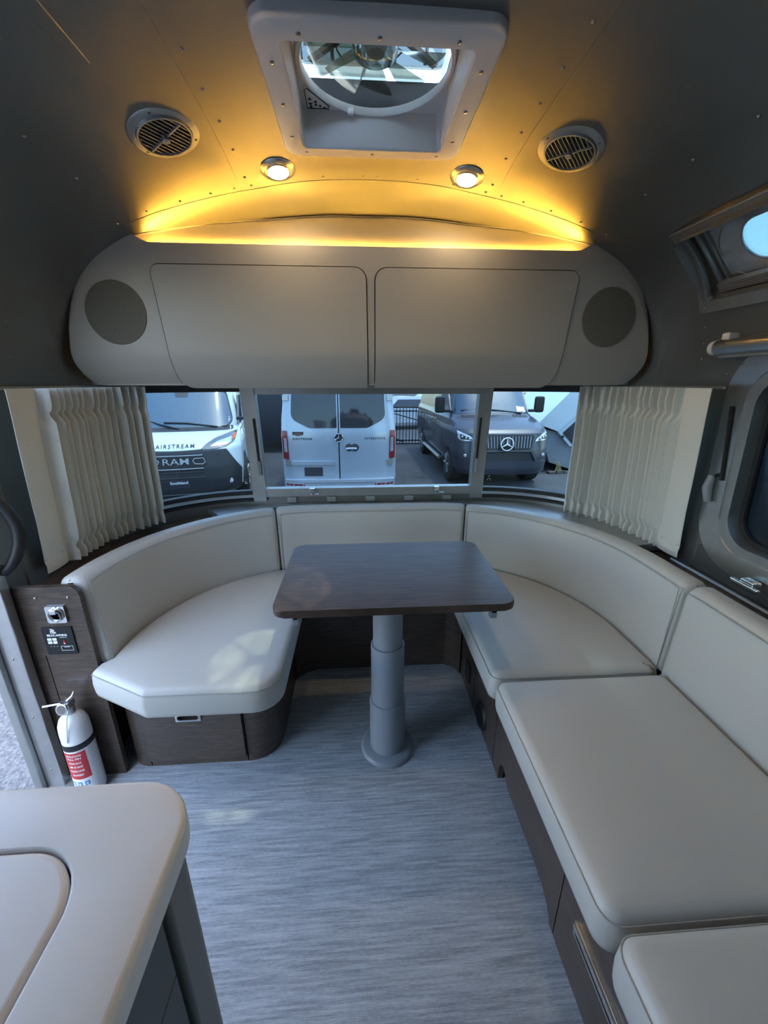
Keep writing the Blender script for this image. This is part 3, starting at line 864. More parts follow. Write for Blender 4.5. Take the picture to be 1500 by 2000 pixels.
prof = [(1.060, ZB-.002), (1.060, 0), (1.005, 0), (1.003, .05), (.995, .075), (.975, .09), (.955, .086), (.935, .066), (.90, .056), (.72, .056), (.665, .05), (.632, .034), (.615, .012), (.612, 0), (-.45, 0), (-.45, ZB-.002)]
mb = MB(); mb.prism(prof, .458, .476, axis='x'); fpn = build('front_panel', mb, M['wood'], b4)
mb = MB(); mb.box(.44, .474, .5905, .5940, .006, .42); mb.prism(rrect(.380, .520, .150, .172, .006), .44, .474, axis='x'); carve(fpn, mb)
mb = MB(); mb.box(.56, 1.02, -.45, 1.06, 0, ZB-.002, .002); mb.box(.478, .56, -.45, .60, 0, ZB-.004); mb.box(.478, .56, .60, 1.06, .10, ZB-.004); build('carcass', mb, M['wood'], b4)
mb = MB(); mb.prism(rrect(.372, .528, .142, .186, .003), .4545, .459, axis='x'); pu = build('pull', mb, M['alu_bright'], b4)
carve(pu, MB().prism(rrect(.380, .520, .150, .172, .006), .44, .47, axis='x'))
mb = MB(); mb.box(.4475, .456, .376, .524, .172, .184, .002); build('pull_lip', mb, M['chrome'], pu)

# boxed-in back of the benches
mb = MB(); rs = []
for x, y, nx, ny in FP: rs.append([(x+nx*(T+.028), y+ny*(T+.028), 0), (x+nx*(T+.028), y+ny*(T+.028), .668), (x+nx*(T+.040), y+ny*(T+.040), .668), (x+nx*(T+.040), y+ny*(T+.040), 0)])
mb.rings(rs)
bk = build('bench_back_panel', mb, M['wood']); bk['label'] = 'dark wood panel behind the curved row of back cushions'; bk['category'] = 'panel'
# wooden ledges behind the back cushions
def ledge(name, label, i0, i1, m, z=.700):
    mb = MB(); top = []
    pts = FP[i0:i1+1]
    rs = []
    for x, y, nx, ny in pts:
        a = Vector((x+nx*(T+.026), y+ny*(T+.026), z))
        b = a.copy()
        for k in range(200):
            b2_ = b+Vector((nx, ny, 0))*.003
            if not inside(b2_.x, b2_.y, z): break
            b = b2_
        rs.append([(a.x, a.y, z), (b.x, b.y, z), (b.x, b.y, z-.03), (a.x, a.y, z-.03)])
    mb.rings(rs); return build(name, mb, m, kind='structure', label=label)
iW1 = 22; iW2 = iB+22
ledge('trim_2', 'dark wood ledge between the left curtain and the back cushion', 0, iW1, M['wood'])
ledge('trim_3', 'bare metal ledge below the rear window', iW1, iW2, M['alu_frame'], z=.735)
ledge('trim_4', 'dark wood ledge below the right curtain and side window', iW2, iD, M['wood'])
mb = MB(); mb.tube([(X0+1.068, y, .702) for y in (1.25, .6, 0, -.6)], .007, 6); build('trim_5', mb, M['alu_frame'], kind='structure', label='metal bead along the right wall above the ledge')

# end panel by the door
ep = thing('end_panel', 'dark wood end panel with rounded corner beside the entrance door', 'panel', (-.93, 1.115, 0))
mb = MB(); mb.prism(rrect(-1.026, -.838, 0.0, .735, [.03, .004, .001, .001]), 1.106, 1.124, .002, axis='y'); bod = build('board', mb, M['wood'], ep)
carve(bod, MB().box(-.9855, -.9825, 1.09, 1.118, .01, .50))
mb = MB()
for x in (-.965, -.872): mb.lathe([(.0001, .003), (.004, .002), (.0048, 0)], (x, 1.106, .70), 10, (0, -1, 0))
build('screw', mb, M['rivet'], ep)
# chrome flush latch on it
lk = thing('flush_latch', 'square chrome flush latch above the black control panel', 'latch', (-.915, 1.106, .62))
mb = MB(); mb.prism(rrect(-.942, -.887, .618, .674, .004), 1.0985, 1.106, .002, axis='y'); build('plate', mb, M['chrome'], lk)
mb = MB(); mb.lathe([(.0001, -.001), (.016, 0), (.020, .004), (.022, .004), (.0225, 0)], (-.913, 1.0985, .646), 24, (0, -1, 0)); build('cup', mb, M['alu_frame'], lk)
mb = MB(); mb.box(-.925, -.905, 1.088, 1.097, .652, .668, .003); mb.tube([(-.915, 1.092, .668), (-.898, 1.091, .655), (-.897, 1.091, .635), (-.912, 1.092, .624)], .003, 6); build('paddle', mb, M['chrome'], lk)
# awning control panel
cp = thing('awning_control_panel', 'black awning control panel with white keys on the wood end panel', 'control panel', (-.925, 1.105, .5))
mb = MB(); mb.prism(rrect(-.972, -.884, .505, .602, .002), 1.102, 1.106, .0008, axis='y'); build('plate', mb, M['panel_black'], cp)
YP = 1.1012
def cpt(name, s, size, x, z, m='print_white', **k): return text_on(name, s, size, (x, YP, z), (1, 0, 0), (0, 0, 1), M[m], cp, **k)
cpt('lettering', 'Zip', .0105, -.940, .5925, spacing=.85, bold=.0004); cpt('lettering', 'Dee', .0105, -.939, .5845, spacing=.85, bold=.0004)
cpt('lettering', 'RELAX AWNING', .0095, -.930, .574, fit=.058, bold=.0003)
cpt('lettering', 'AUTO RETRACT', .003, -.914, .566, fit=.022)
for i, x in enumerate((-.955, -.940)):
    for j, z in enumerate((.560, .549)):
        mb = MB(); mb.box(x-.0062, x+.0062, YP-.001, 1.1025, z-.0042, z+.0042, .0006); build('key', mb, M['print_white'], cp)
mb = MB(); mb.prism([(-.9175, .543), (-.9105, .543), (-.912, .553), (-.914, .558), (-.916, .553)], YP-.0006, 1.1025, axis='y'); build('rocker_switch', mb, M['print_red'], cp)
mb = MB(); mb.box(-.9165, -.9115, YP-.001, YP-.0005, .5430, .5455); build('switch_tip', mb, M['print_white'], cp)
mb = MB(); mb.rings([[(x, y, z) for x, z in rrect(-.928, -.893, .519, .535, .0005, 2)] for y in (1.1025, YP)] + [[(x, y, z) for x, z in rrect(-.9273, -.8937, .5197, .5343, .0004, 2)] for y in (YP, 1.1025)], cap0=False, cap1=False); build('caution_box', mb, M['print_white'], cp)
cpt('lettering', 'CAUTION', .0035, -.9105, .5315)
cpt('lettering', '- - -', .004, -.947, .535, fit=.022)

# ------------------------------------------------------------------ fire extinguisher
fx = thing('fire_extinguisher', 'white fire extinguisher with red instruction label and chrome lever', 'extinguisher', (-.932, 1.060, .0))
ex, ey = -.925, 1.060
mb = MB(); mb.lathe([(.030, .0), (.036, .004), (.0375, .012), (.0375, .215), (.036, .235), (.030, .252), (.020, .262), (.014, .266), (.0135, .272)], (ex, ey, 0), 32); build('cylinder', mb, M['ext_white'], fx)
mb = MB(); mb.lathe([(.0385, 0), (.0390, .002), (.0390, .016), (.0385, .018)], (ex, ey, .168), 32); build('strap', mb, M['black'], fx)
def cyl_patch(a0, a1, z0, z1, r, m, name, par, n=14):
    mb = MB(); mb.grid(lambda u, v: (ex+r*math.sin(R(a0+(a1-a0)*u)), ey-r*math.cos(R(a0+(a1-a0)*u)), z0+(z1-z0)*v), n, 2); return build(name, mb, m, par)
lab = cyl_patch(-48, 62, .020, .166, .0378, M['print_white'], 'label_sheet', fx)
cyl_patch(-40, 50, .072, .162, .0381, M['print_red'], 'red_label', lab)
for k, (z, s, w) in enumerate(((.152, 'INSTRUCTIONS', .040), (.142, 'PULL PIN', .036), (.128, 'STAND BACK', .034), (.115, 'AIM AT BASE', .036), (.101, 'SQUEEZE LEVER', .038), (.087, 'SWEEP', .03))):
    bm = text_mesh(s, .0085, 1, .0, .0002)
    ww = max(v.co.x for v in bm.verts)-min(v.co.x for v in bm.verts)
    for v in bm.verts:
        a = v.co.x/ww*w/.0384+R(3); v.co = Vector((ex+.0384*math.sin(a), ey-.0384*math.cos(a), z+v.co.y))
    build('lettering', bm, M['print_white'], lab)
for a0 in (-28, 0, 28): 
    cyl_patch(a0-9, a0+9, .048, .062, .0381, M['print_blue'], 'pictogram', lab, 4)
    cyl_patch(a0-4, a0+3, .051, .058, .0383, M['print_white'], 'pictogram_figure', lab, 3)
mb = MB(); mb.lathe([(.014, 0), (.014, .012), (.012, .020), (.012, .030)], (ex, ey, .268), 16); mb.box(ex-.012, ex+.012, ey-.014, ey+.014, .285, .305, .004); build('valve', mb, M['alu_bright'], fx)
mb = MB(); mb.lathe([(.0145, 0), (.0155, .003), (.0155, .006), (.013, .007), (.0001, .0065)], (ex-.004, ey-.014, .290), 24, (0, -1, .25)); gg = build('gauge', mb, M['chrome'], fx)
mb = MB(); mb.lathe([(.012, 0), (.0115, .0006), (.0001, .0006)], (ex-.004, ey-.0208, .2918), 20, (0, -1, .25)); build('gauge_dial', mb, M['speaker'], gg)
mb = MB(); mb.tube([(ex+.004, ey, .298), (ex-.022, ey-.004, .300), (ex-.058, ey-.008, .296)], [.006, .006, .005], 8, flat=.7); build('lever', mb, M['chrome'], fx)
mb = MB(); mb.tube([(ex+.002, ey, .306), (ex+.016, ey+.004, .318), (ex+.022, ey+.006, .330)], [.006, .005, .003], 8, flat=.6); build('carry_handle', mb, M['alu_bright'], fx)
mb = MB(); mb.tube([(ex+.010, ey-.012, .295), (ex+.014, ey-.035, .27), (ex+.006, ey-.040, .222), (ex+.001, ey-.0395, .20)], .0016, 6); build('seal_tie', mb, M['print_white'], fx)
mb = MB(); mb.tube([(ex-.035, ey+.008, .175), (ex-.055, ey+.012, .19), (ex-.062, ey+.02, .16), (ex-.05, ey+.03, .14)], .003, 6); build('bracket_wire', mb, M['black'], fx)

fx.scale = (1.13, 1.10, 1.20)
# ------------------------------------------------------------------ table
tb = thing('dining_table', 'dark walnut dinette table on a grey telescopic pedestal', 'table', (.088, 1.16, 0))
tx0, tx1, ty0, ty1 = -.247, .436, .957, 1.420
mb = MB(); mb.prism(rrect(tx0, tx1, ty0, ty1, .034, 8), .697, .720, .004, 3); build('table_top', mb, M['wood_top'], tb)
mb = MB(); mb.box(tx0+.055, tx1-.045, 1.000, 1.018, .678, .697, .002); build('rail', mb, M['plastic_white'], tb); mb = MB(); mb.box(tx0+.055, tx1-.045, 1.33, 1.348, .678, .697, .002); build('rail', mb, M['plastic_white'], tb)
for x in (tx0+.06, tx1-.055):
    mb = MB(); mb.box(x-.008, x+.008, .985, 1.36, .672, .697, .002); mb.box(x-.010, x+.010, .985, 1.005, .655, .697, .003); build('slide_bracket', mb, M['plastic_grey'], tb)
mb = MB(); mb.box(-.02, .19, 1.06, 1.26, .680, .697, .004); mb.box(-.035, .03, 1.03, 1.08, .672, .692, .004); build('mounting_plate', mb, M['plastic_grey'], tb)
tc = (.086, 1.160)
mb = MB(); mb.lathe([(.0505, 0), (.0505, .235)], (*tc, .452), 40); build('upper_column', mb, M['plastic_grey'], tb)
mb = MB(); mb.lathe([(.052, .232), (.0565, .232), (.058, .229), (.058, 0), (.05, 0)], (*tc, .226), 40, cap=False); build('middle_column', mb, M['plastic_grey'], tb)
mb = MB(); mb.lathe([(.058, .222), (.063, .222), (.0645, .219), (.0645, 0), (.05, 0)], (*tc, .006), 40, cap=False); build('lower_column', mb, M['plastic_grey'], tb)
mb = MB(); mb.lathe([(.097, 0), (.098, .004), (.096, .012), (.090, .018), (.066, .021), (.060, .021)], (*tc, 0), 48); build('base_flange', mb, M['plastic_grey'], tb)

# ------------------------------------------------------------------ kitchen counter
kc = thing('counter_top', 'pale solid-surface kitchen counter with a flush sink lid', 'counter', (-.55, 0, .868))
ko = round_poly([(-.985, .338, .02), (-.176, .338, .062), (-.168, -.9, .02), (-.985, -.9, .02)], 12)
lid = round_poly([(-.75, .272, .05), (-.249, .272, .058), (-.243, -.35, .05), (-.75, -.35, .05)], 12)
if area(lid) < 0: lid = lid[::-1]
if area(ko) < 0: ko = ko[::-1]
mb = MB()
rs = [[(x, y, .868) for x, y in inset(ko, .004)], [(x, y, .872) for x, y in ko], [(x, y, .893) for x, y in ko], [(x, y, .8975) for x, y in inset(ko, .002)], [(x, y, .90) for x, y in inset(ko, .006)]]
mb.rings(rs, cap1=False)
# top with the lid groove cut out: bridge outer loop to groove loop by filling
t = bmesh.new()
def loop(pts, z):
    vs_ = [t.verts.new((x, y, z)) for x, y in pts]; return [t.edges.new((vs_[i], vs_[(i+1) % len(vs_)])) for i in range(len(vs_))]
t.free(); fill_cdt(mb, [inset(ko, .006), inset(lid, -.0038)], lambda x, y, d: .90, .05)
mb.rings([[(x, y, .90) for x, y in inset(lid, -.0038)], [(x, y, .8985) for x, y in inset(lid, -.0018)], [(x, y, .888) for x, y in inset(lid, -.0012)]], cap0=False, cap1=False)
build('slab', mb, M['counter'], kc, sharp=50)
mb = MB(); mb.rings([[(x, y, .880) for x, y in lid], [(x, y, .8965) for x, y in lid], [(x, y, .8995) for x, y in inset(lid, .0025)], [(x, y, .90) for x, y in inset(lid, .006)]]); build('sink_lid', mb, M['counter'], kc, sharp=50)
kb = thing('kitchen_cabinet', 'dark grey kitchen cabinet with taupe rounded corner post under the counter', 'cabinet', (-.6, -.3, 0))
mb = MB(); mb.box(-.98, -.213, -.88, .29, .0, .868, .002); build('body', mb, M['cabgrey'], kb)
mb = MB(); mb.prism(round_poly([(-.225, .320, .01), (-.192, .320, .026), (-.192, .262, .004), (-.225, .262, .002)], 8), 0, .8675); build('corner_post', mb, M['cabpost'], kb)
mb = MB(); mb.box(-.98, -.226, .291, .318, 0, .8675, .001); build('end_panel', mb, M['cabpost'], kb)
zd = [.01, .37, .735, .862]
for k in range(3):
    mb = MB(); mb.box(-.2105, -.196, -.26, .2535, zd[k]+.0015, zd[k+1]-.0015, .0008); build('drawer_front', mb, M['cabgrey'], kb)
mb = MB(); mb.box(-.2105, -.196, -.86, -.264, .012, .860, .0015); build('cabinet_door', mb, M['cabgrey'], kb)

# ------------------------------------------------------------------ overhead cabinet
oc = thing('overhead_cabinet', 'cream overhead cabinet with two doors and round speakers above the rear window', 'cabinet', (X0, 1.6, 1.29))
YCAB = 1.48
def FY(x, z):
    y = YCAB
    if z < 1.41: y += .055*((1.41-z)/.12)**2
    return y
ZTOP = [(0, 1.722), (.685, 1.722), (.70, 1.724), (.715, 1.731), (.73, 1.740), (.745, 1.743), (.765, 1.738), (.80, 1.722), (.85, 1.693), (.90, 1.648), (.935, 1.597), (.965, 1.535), (.982, 1.48), (.992, 1.42), (.994, 1.40)]
ZBOT = [(0, 1.296), (.935, 1.296), (.955, 1.301), (.972, 1.313), (.985, 1.335), (.992, 1.362), (.994, 1.38)]
hws = sorted(set([i*.05 for i in range(14)] + [.69, .70, .708, .715, .722, .73, .738, .745, .755, .765, .785, .80, .82, .84, .86, .88, .90, .92, .935, .95, .96, .97, .978, .984, .989, .993]))
cols = [-h for h in reversed(hws) if h > 0] + hws
def zt_(h): return lerp_tab(ZTOP, abs(h))
def zb_(h): return lerp_tab(ZBOT, abs(h))
mb = MB()
rs = []
for h in cols:
    x = X0+h; a, b = zb_(h), zt_(h); N = 16; ring = []
    for k in range(N+1):
        z = a+(b-a)*k/N; e = 0
        if k in (0, N): e = .004
        ring.append((x, FY(x, z)+e, z))
    for k in range(N, -1, -1):
        z = a+(b-a)*k/N; ring.append((x, FY(x, z)+.018, z))
    rs.append(ring)
mb.rings(rs); fas = build('fascia', mb, M['cab'], oc, sharp=50)
mb = MB(); mb.tube([(X0+h, FY(X0+h, zt_(h))+.005, zt_(h)+.002) for h in cols if h < -.735][::-1] + [], .0028, 6); build('edge_piping', mb, M['cabpost'], oc); mb = MB()
mb.tube([(X0+h, FY(X0+h, zt_(h))+.005, zt_(h)+.002) for h in cols if h > .735], .0028, 6); build('edge_piping', mb, M['cabpost'], oc)
# bottom board up to the window
mb = MB(); bl = []
for k in range(61):
    u = .93+(4.07-.93)*k/60; p = U(u, 1.30, .003); bl.append((p.x, p.y))
bl = [(x, y) for x, y in bl if y > 1.53]
bl = [(max(bl[0][0], X0-.96), 1.528)] + bl + [(min(bl[-1][0], X0+.96), 1.528)]
mb.prism(bl, 1.2985, 1.310); build('bottom_board', mb, M['cab'], oc)
def hf_patch(mb, poly, f, off, thick, nz=14, nx=24):
    """solid patch of a z-monotone outline laid on a height field y=f(x,z) (front towards -y)"""
    zlo, zhi = min(p[1] for p in poly), max(p[1] for p in poly); N = len(poly)
    zv = sorted(set([round(zlo+(zhi-zlo)*k/nz, 5) for k in range(nz+1)] + [round(min(max(p[1], zlo), zhi), 5) for p in poly]))
    zz = [zv[0]]
    for z in zv[1:]:
        if z-zz[-1] > 4e-4: zz.append(z)
    F, B = [], []
    for z in zz:
        zc = min(max(z, zlo+1e-5), zhi-1e-5); xs = []
        for i in range(N):
            (xa, za), (xb, zb2) = poly[i], poly[(i+1) % N]
            if (za <= zc < zb2) or (zb2 <= zc < za): xs.append(xa+(xb-xa)*(zc-za)/(zb2-za))
        if len(xs) < 2: continue
        xa, xb = min(xs), max(xs)
        F.append([(xa+(xb-xa)*i/nx, f(xa+(xb-xa)*i/nx, z)-off-thick, z) for i in range(nx+1)])
        B.append([(xa+(xb-xa)*i/nx, f(xa+(xb-xa)*i/nx, z)-off, z) for i in range(nx, -1, -1)])
    mb.rings([a+b for a, b in zip(F, B)]); return mb
def rpoly(c, n=6):
    o = round_poly(c, n)
    return o
dl = rpoly([(-.618, 1.287, .045), (.036, 1.287, .004), (.034, 1.661, .038), (-.648, 1.661, .026)])
drr = rpoly([(.063, 1.287, .004), (.716, 1.287, .045), (.752, 1.661, .026), (.065, 1.661, .038)])
for nm, pl_, in (('left', dl), ('right', drr)):
    mb = MB(); hf_patch(mb, pl_, FY, -.015, .019, 22, 20); q = build('door', mb, M['cab'], oc, sharp=50)
    carve(fas, MB().prism(inset(pl_, -.0035), 1.40, 1.60, axis='y'))
mb = MB(); mb.box(.040, .060, 1.482, 1.50, 1.289, 1.66)
for cx_, sd in ((-.775, -1), (.876, 1)):
    mb = MB(); mb.lathe([(.0001, .0035), (.09, .0035), (.0945, .0028), (.0955, 0)], (cx_, YCAB, 1.521), 48, (0, -1, 0)); build('speaker_grille', mb, M['speaker'], oc)
# back of the lighting trough up to the shell
PIPE = [(0, 1.580, 1.822), (.2, 1.578, 1.821), (.37, 1.570, 1.814), (.5, 1.553, 1.798), (.6, 1.533, 1.778), (.68, 1.510, 1.757), (.735, 1.492, 1.741)]
def pipe_at(h):
    a_ = abs(h); y_, z_ = lerp_tab([(a, b) for a, b, c in PIPE], a_), lerp_tab([(a, c) for a, b, c in PIPE], a_)
    k_ = min(1, max(0, (.70-a_)/.15)); zq = zsh(X0+h, y_)-.004
    return y_, z_+(max(z_, zq)-z_)*k_
mb = MB(); hh = [-.735+.735*2*k/48 for k in range(49)]
rs = []
for h in hh:
    y1, z1 = pipe_at(h); ring = []
    yb, zb2 = min(1.507, y1-.002), min(1.700, z1-.02)
    for k in range(9):
        t_ = k/8; ring.append((X0+h, yb+(y1-yb)*t_**1.5, zb2+(z1-zb2)*t_))
    rs.append(ring)
mb.rings(rs, closed=False, cap0=False, cap1=False); build('trough_back', mb, M['cab'], oc)
mb = MB(); mb.tube([(X0+h, pipe_at(h)[0]-.002, pipe_at(h)[1]) for h in hh], .0025, 6); build('trough_piping', mb, M['cabpost'], oc)
# shelf closing the gap between piping and shell
mb = MB(); rs = []
for h in hh:
    y1, z1 = pipe_at(h); 
    y2 = y1
    while inside(X0+h, y2+.004, z1) and y2 < y1+.3: y2 += .004
    rs.append([(X0+h, y1, z1), (X0+h, y2, z1)])
mb.rings(rs, closed=False, cap0=False, cap1=False); build('trough_top', mb, M['cab'], oc)
ls = thing('led_strip', 'glowing amber light strip hidden behind the lip of the overhead cabinet', 'light', (X0, 1.50, 1.70))
mb = MB(); mb.box(X0-.69, X0+.69, 1.4995, 1.5045, 1.7085, 1.7125); build('tape', mb, M['led'], ls)
mb = MB(); mb.box(X0-.69, X0+.69, 1.4995, 1.5045, 1.7020, 1.7084); build('channel', mb, M['alu_bright'], ls)
# ------------------------------------------------------------------ curtains
def curtain(label, side, u0, u1, seed):
    rnd = random.Random(seed)
    root = thing('curtain', label, 'curtain', U((u0+u1)/2, .75, .06), 'pleated corner curtains')
    ztop, zbot = 1.291, .725
    us_ = [u0+(u1-u0)*k/200 for k in range(201)]; cl_ = [0.0]
    for a, b in zip(us_, us_[1:]): cl_.append(cl_[-1]+(U(b, 1.0, .05)-U(a, 1.0, .05)).length)
    def s2u(s):
        t = s*cl_[-1]
        for i in range(200):
            if cl_[i+1] >= t-1e-9: return us_[i]+(us_[i+1]-us_[i])*(t-cl_[i])/(cl_[i+1]-cl_[i])
        return u1
    NP = 14; flat = .17
    lean = [rnd.uniform(-.35, .35) for _ in range(NP+2)]; amp = [rnd.uniform(.75, 1.2) for _ in range(NP+2)]
    leanb = [rnd.uniform(-.25, .25) for _ in range(NP+2)]
    zz = [zbot+(ztop-zbot)*k/46 for k in range(47)]
    NU = 448
    def pt(s, z, o=0):
        h = (z-zbot)/(ztop-zbot)
        u = s2u(min(max(s, 0), 1))
        off = .028+.050*h
        hd, hb = .865, .095        # pinch lines
        if s < flat:
            t = s/flat; a = .010*math.sin(math.pi*t)*(.4+.6*math.sin(math.pi*h)); 
            if h < .06: a += .004
        else:
            t = (s-flat)/(1-flat)*NP; k = int(min(t, NP-1)); fr = t-k
            if h > hd: fr2 = fr+lean[k]*.5*(h-hd)/(1-hd)*(1 if .25 < fr < .75 else .3)
            elif h < hb: fr2 = fr+leanb[k]*.5*(hb-h)/hb
            else: fr2 = fr
            c = .5-.5*math.cos(2*math.pi*min(max(fr2, 0), 1))
            body = c**.36*.040*amp[k]
            narrow = (max(0, c-.60)/.40)**.7*.036*amp[k] if c > .60 else 0
            kt = min(1, max(0, (h-hd+.07)/.07)); kt = kt*kt*(3-2*kt)
            kb_ = min(1, max(0, (hb+.07-h)/.07)); kb_ = kb_*kb_*(3-2*kb_)
            w = max(kt, kb_); a = body*(1-w)+narrow*w
            a *= 1-.35*math.exp(-((h-hd)/.02)**2)-.35*math.exp(-((h-hb)/.02)**2)
            u += (u1-u0)*.012*math.sin(2*math.pi*fr)*(1-w)*.5
        return U(u, z, off+a+o)
    ss = [k/NU for k in range(NU+1)]
    mb = MB()
    mb.rings([[pt(s, z) for s in ss]+[pt(s, z, -.002) for s in reversed(ss)] for z in zz]); build('cloth', mb, M['curtain'], root, sharp=80)
    mb = MB()
    mb.tube([U(u0+(u1-u0)*k/30, ztop+.001, .040) for k in range(31)], .005, 6); build('track', mb, M['alu_frame'], root)
    mb = MB(); mb.rings([[pt(s, z, o) for s, o in ((0, .0012), (flat*.9, .0012), (flat*.9, .0022), (0, .0022))] for z in (zbot+.045, zbot+.0465)]); build('hem_stitch', mb, M['stitch'], root)
    return root
curtain('cream linen pleated curtain on the wall next to the entrance door', -1, 1.17/(1.875-.55), 1.472, 3)
curtain('cream linen pleated curtain beside the tinted side window', 1, 5-1.16/(1.875-.55), 3.515, 5)

# ------------------------------------------------------------------ things on the ceiling
def on_ceiling(x, y):
    return Vector((x, y, zsh(x, y))), shn(x, y)
def downlight(label, x, y, name='ceiling_light', lens='lens'):
    p, n = on_ceiling(x, y)
    root = thing(name, label, 'light', p, 'round ceiling downlights')
    mb = MB(); mb.lathe([(.048, -.002), (.049, .003), (.046, .006), (.039, .008), (.038, .005), (.033, .005), (.0325, .009), (.029, .011), (.028, .005), (.028, -.002)], p, 36, n, cap=False); build('bezel', mb, M['alu_bright'], root)
    mb = MB(); mb.lathe([(.028, .001), (.0265, .0075), (.018, .0098), (.0001, .010)], p, 28, n); build(lens, mb, M['lamp'], root)
    return root
downlight('lit round ceiling downlight above the left cabinet door', -.213, 1.388)
downlight('lit round ceiling downlight above the right cabinet door', .330, 1.392)
# the pair whose warm glow shows on the ceiling at the top edge of the photograph
downlight('lit round ceiling downlight on the counter side, in front of the roof fan', -.213, .79, 'ceiling_light_left_offscreen', 'lens_left_offscreen')
downlight('lit round ceiling downlight on the bench side, in front of the roof fan', .330, .79, 'ceiling_light_right_offscreen', 'lens_right_offscreen')

def air_vent(label, x, y, rot):
    p, n = on_ceiling(x, y); q = n.to_track_quat('Z', 'Y')
    root = thing('air_vent', label, 'vent', p, 'round ceiling air vents')
    def W(a, b, h):
        c, s = math.cos(rot), math.sin(rot); return p+q @ Vector((a*c-b*s, a*s+b*c, h))
    mb = MB(); mb.lathe([(.080, -.006), (.0805, .002), (.077, .005), (.064, .007), (.062, .012), (.058, .012), (.056, .004), (.056, -.004)], p, 48, n, cap=False); build('ring', mb, M['alu_frame'], root)
    mb = MB(); mb.lathe([(.057, .002), (.057, -.095), (.0001, -.095)], p, 36, n, cap=False); build('duct', mb, M['plastic_grey'], root)
    for k in range(-5, 6):
        b = k*.0098; h = math.sqrt(.056**2-b*b)
        mb = MB(); mb.rings([[W(a, b-.0012, .003), W(a, b+.0012, .003), W(a, b+.0020, .010), W(a, b-.0002, .010)] for a in (-h, h)]); build('slat', mb, M['alu_frame'], root)
    mb = MB(); mb.rings([[W(-.002, b, .007), W(.002, b, .007), W(.002, b, .0125), W(-.002, b, .0125)] for b in (-.056, .056)]); build('cross_bar', mb, M['alu_frame'], root)
    mb = MB(); mb.lathe([(.0085, .004), (.0085, .018), (.007, .0195), (.0001, .0195)], p, 16, n); build('knob', mb, M['alu_frame'], root)
    mb = MB()
    for k in range(3):
        a = 2.1*k+.5; mb.lathe([(.0001, .003), (.003, .002), (.0035, 0)], W(.070*math.cos(a), .070*math.sin(a), .0058), 8, n)
    build('screw', mb, M['rivet'], root)
    return root
air_vent('round grey ceiling air vent near the left wall', -.443, 1.200, 0.15)
air_vent('round grey ceiling air vent toward the upper oval window', .545, 1.204, 1.25)

# ------------------------------------------------------------------ roof fan
rf = thing('roof_fan', 'square white roof vent fan with smoked blades in the ceiling', 'roof fan', (.05, 1.10, 1.88))
zc_ = 1.893
def fr_pts(x0, x1, y0, y1, r, z, n=8): return [(x, y, z) for x, y in rrect(x0, x1, y0, y1, r, n)]
mb = MB()
mb.rings([fr_pts(-.174, .276, .880, 1.312, .038, zc_+.012), fr_pts(-.174, .276, .880, 1.312, .038, zc_-.010), fr_pts(-.168, .270, .886, 1.306, .034, zc_-.017), fr_pts(-.128, .228, .928, 1.268, .014, zc_-.017), fr_pts(-.124, .224, .932, 1.264, .012, zc_-.012), fr_pts(-.120, .220, .936, 1.262, .012, zc_+.062)], cap0=False, cap1=False)
build('garnish_frame', mb, M['plastic_white'], rf, sharp=50)
fcx, fcy, frr = .052, 1.098, .158
zp = zc_+.060
# base plate with round opening
mb = MB(); t = bmesh.new()
def lp(pts):
    vs_ = [t.verts.new(p) for p in pts]; return [t.edges.new((vs_[i], vs_[(i+1) % len(vs_)])) for i in range(len(vs_))]
circ = [(fcx+frr*math.cos(2*math.pi*k/48), fcy+frr*math.sin(2*math.pi*k/48), zp) for k in range(48)]
bmesh.ops.triangle_fill(t, use_beauty=True, edges=lp(fr_pts(-.122, .222, .934, 1.264, .012, zp))+lp(circ)); mb.merge(t)
build('base_plate', mb, M['plastic_white'], rf)
mb = MB(); mb.lathe([(frr+.010, .0), (frr+.010, -.008), (frr+.002, -.012), (frr, -.008), (frr, .004)], (fcx, fcy, zp), 48, cap=False); build('shroud_ring', mb, M['plastic_white'], rf)
for k in range(10):
    a0 = 2*math.pi*k/10; mb = MB(); rs = []
    for j in range(7):
        r = .045+(frr-.008-.045)*j/6; ring = []
        for i in range(6):
            a = a0+(i/5)*.62*(1-.12*j/6); ring.append((fcx+r*math.cos(a), fcy+r*math.sin(a), zp+.020+.022*i/5))
        rs.append(ring)
    mb.rings(rs, closed=False, cap0=False, cap1=False); build('blade', mb, M['g_blade'], rf)
mb = MB(); mb.lathe([(.0001, .002), (.03, .004), (.046, .012), (.050, .03), (.050, .075)], (fcx, fcy, zp), 28, cap=False); build('blade_hub', mb, M['g_smoke'], rf)
mb = MB(); mb.lathe([(.0001, .012), (.018, .012), (.022, .018), (.030, .03), (.034, .085), (.0001, .085)], (fcx, fcy, zp), 24); build('motor', mb, M['cabpost'], rf)
for a in (45, 135, 225, 315):
    c, s = math.cos(R(a)), math.sin(R(a)); mb = MB()
    mb.tube([(fcx+c*.03, fcy+s*.03, zp+.078), (fcx+c*.21, fcy+s*.21, zp+.085)], .011, 6, flat=.5); build('spider_arm', mb, M['cabpost'], rf)
mb = MB()
for k in range(5):
    a = random.uniform(0, 6.28); pts = [(fcx+(.04+.10*j/6)*math.cos(a+.25*math.sin(j*1.3+k)), fcy+(.04+.10*j/6)*math.sin(a+.25*math.sin(j*1.3+k)), zp+.070) for j in range(7)]
    mb.tube(pts, .0018, 5)
build('wiring', mb, M['black'], rf)
mb = MB(); mb.box(-.13, .23, .92, 1.275, 2.035, 2.043, .02, rot=Matrix.Rotation(R(-16), 3, 'X'), piv=(.05, 1.275, 2.04)); build('lid', mb, M['g_smoke'], rf)
mb = MB()
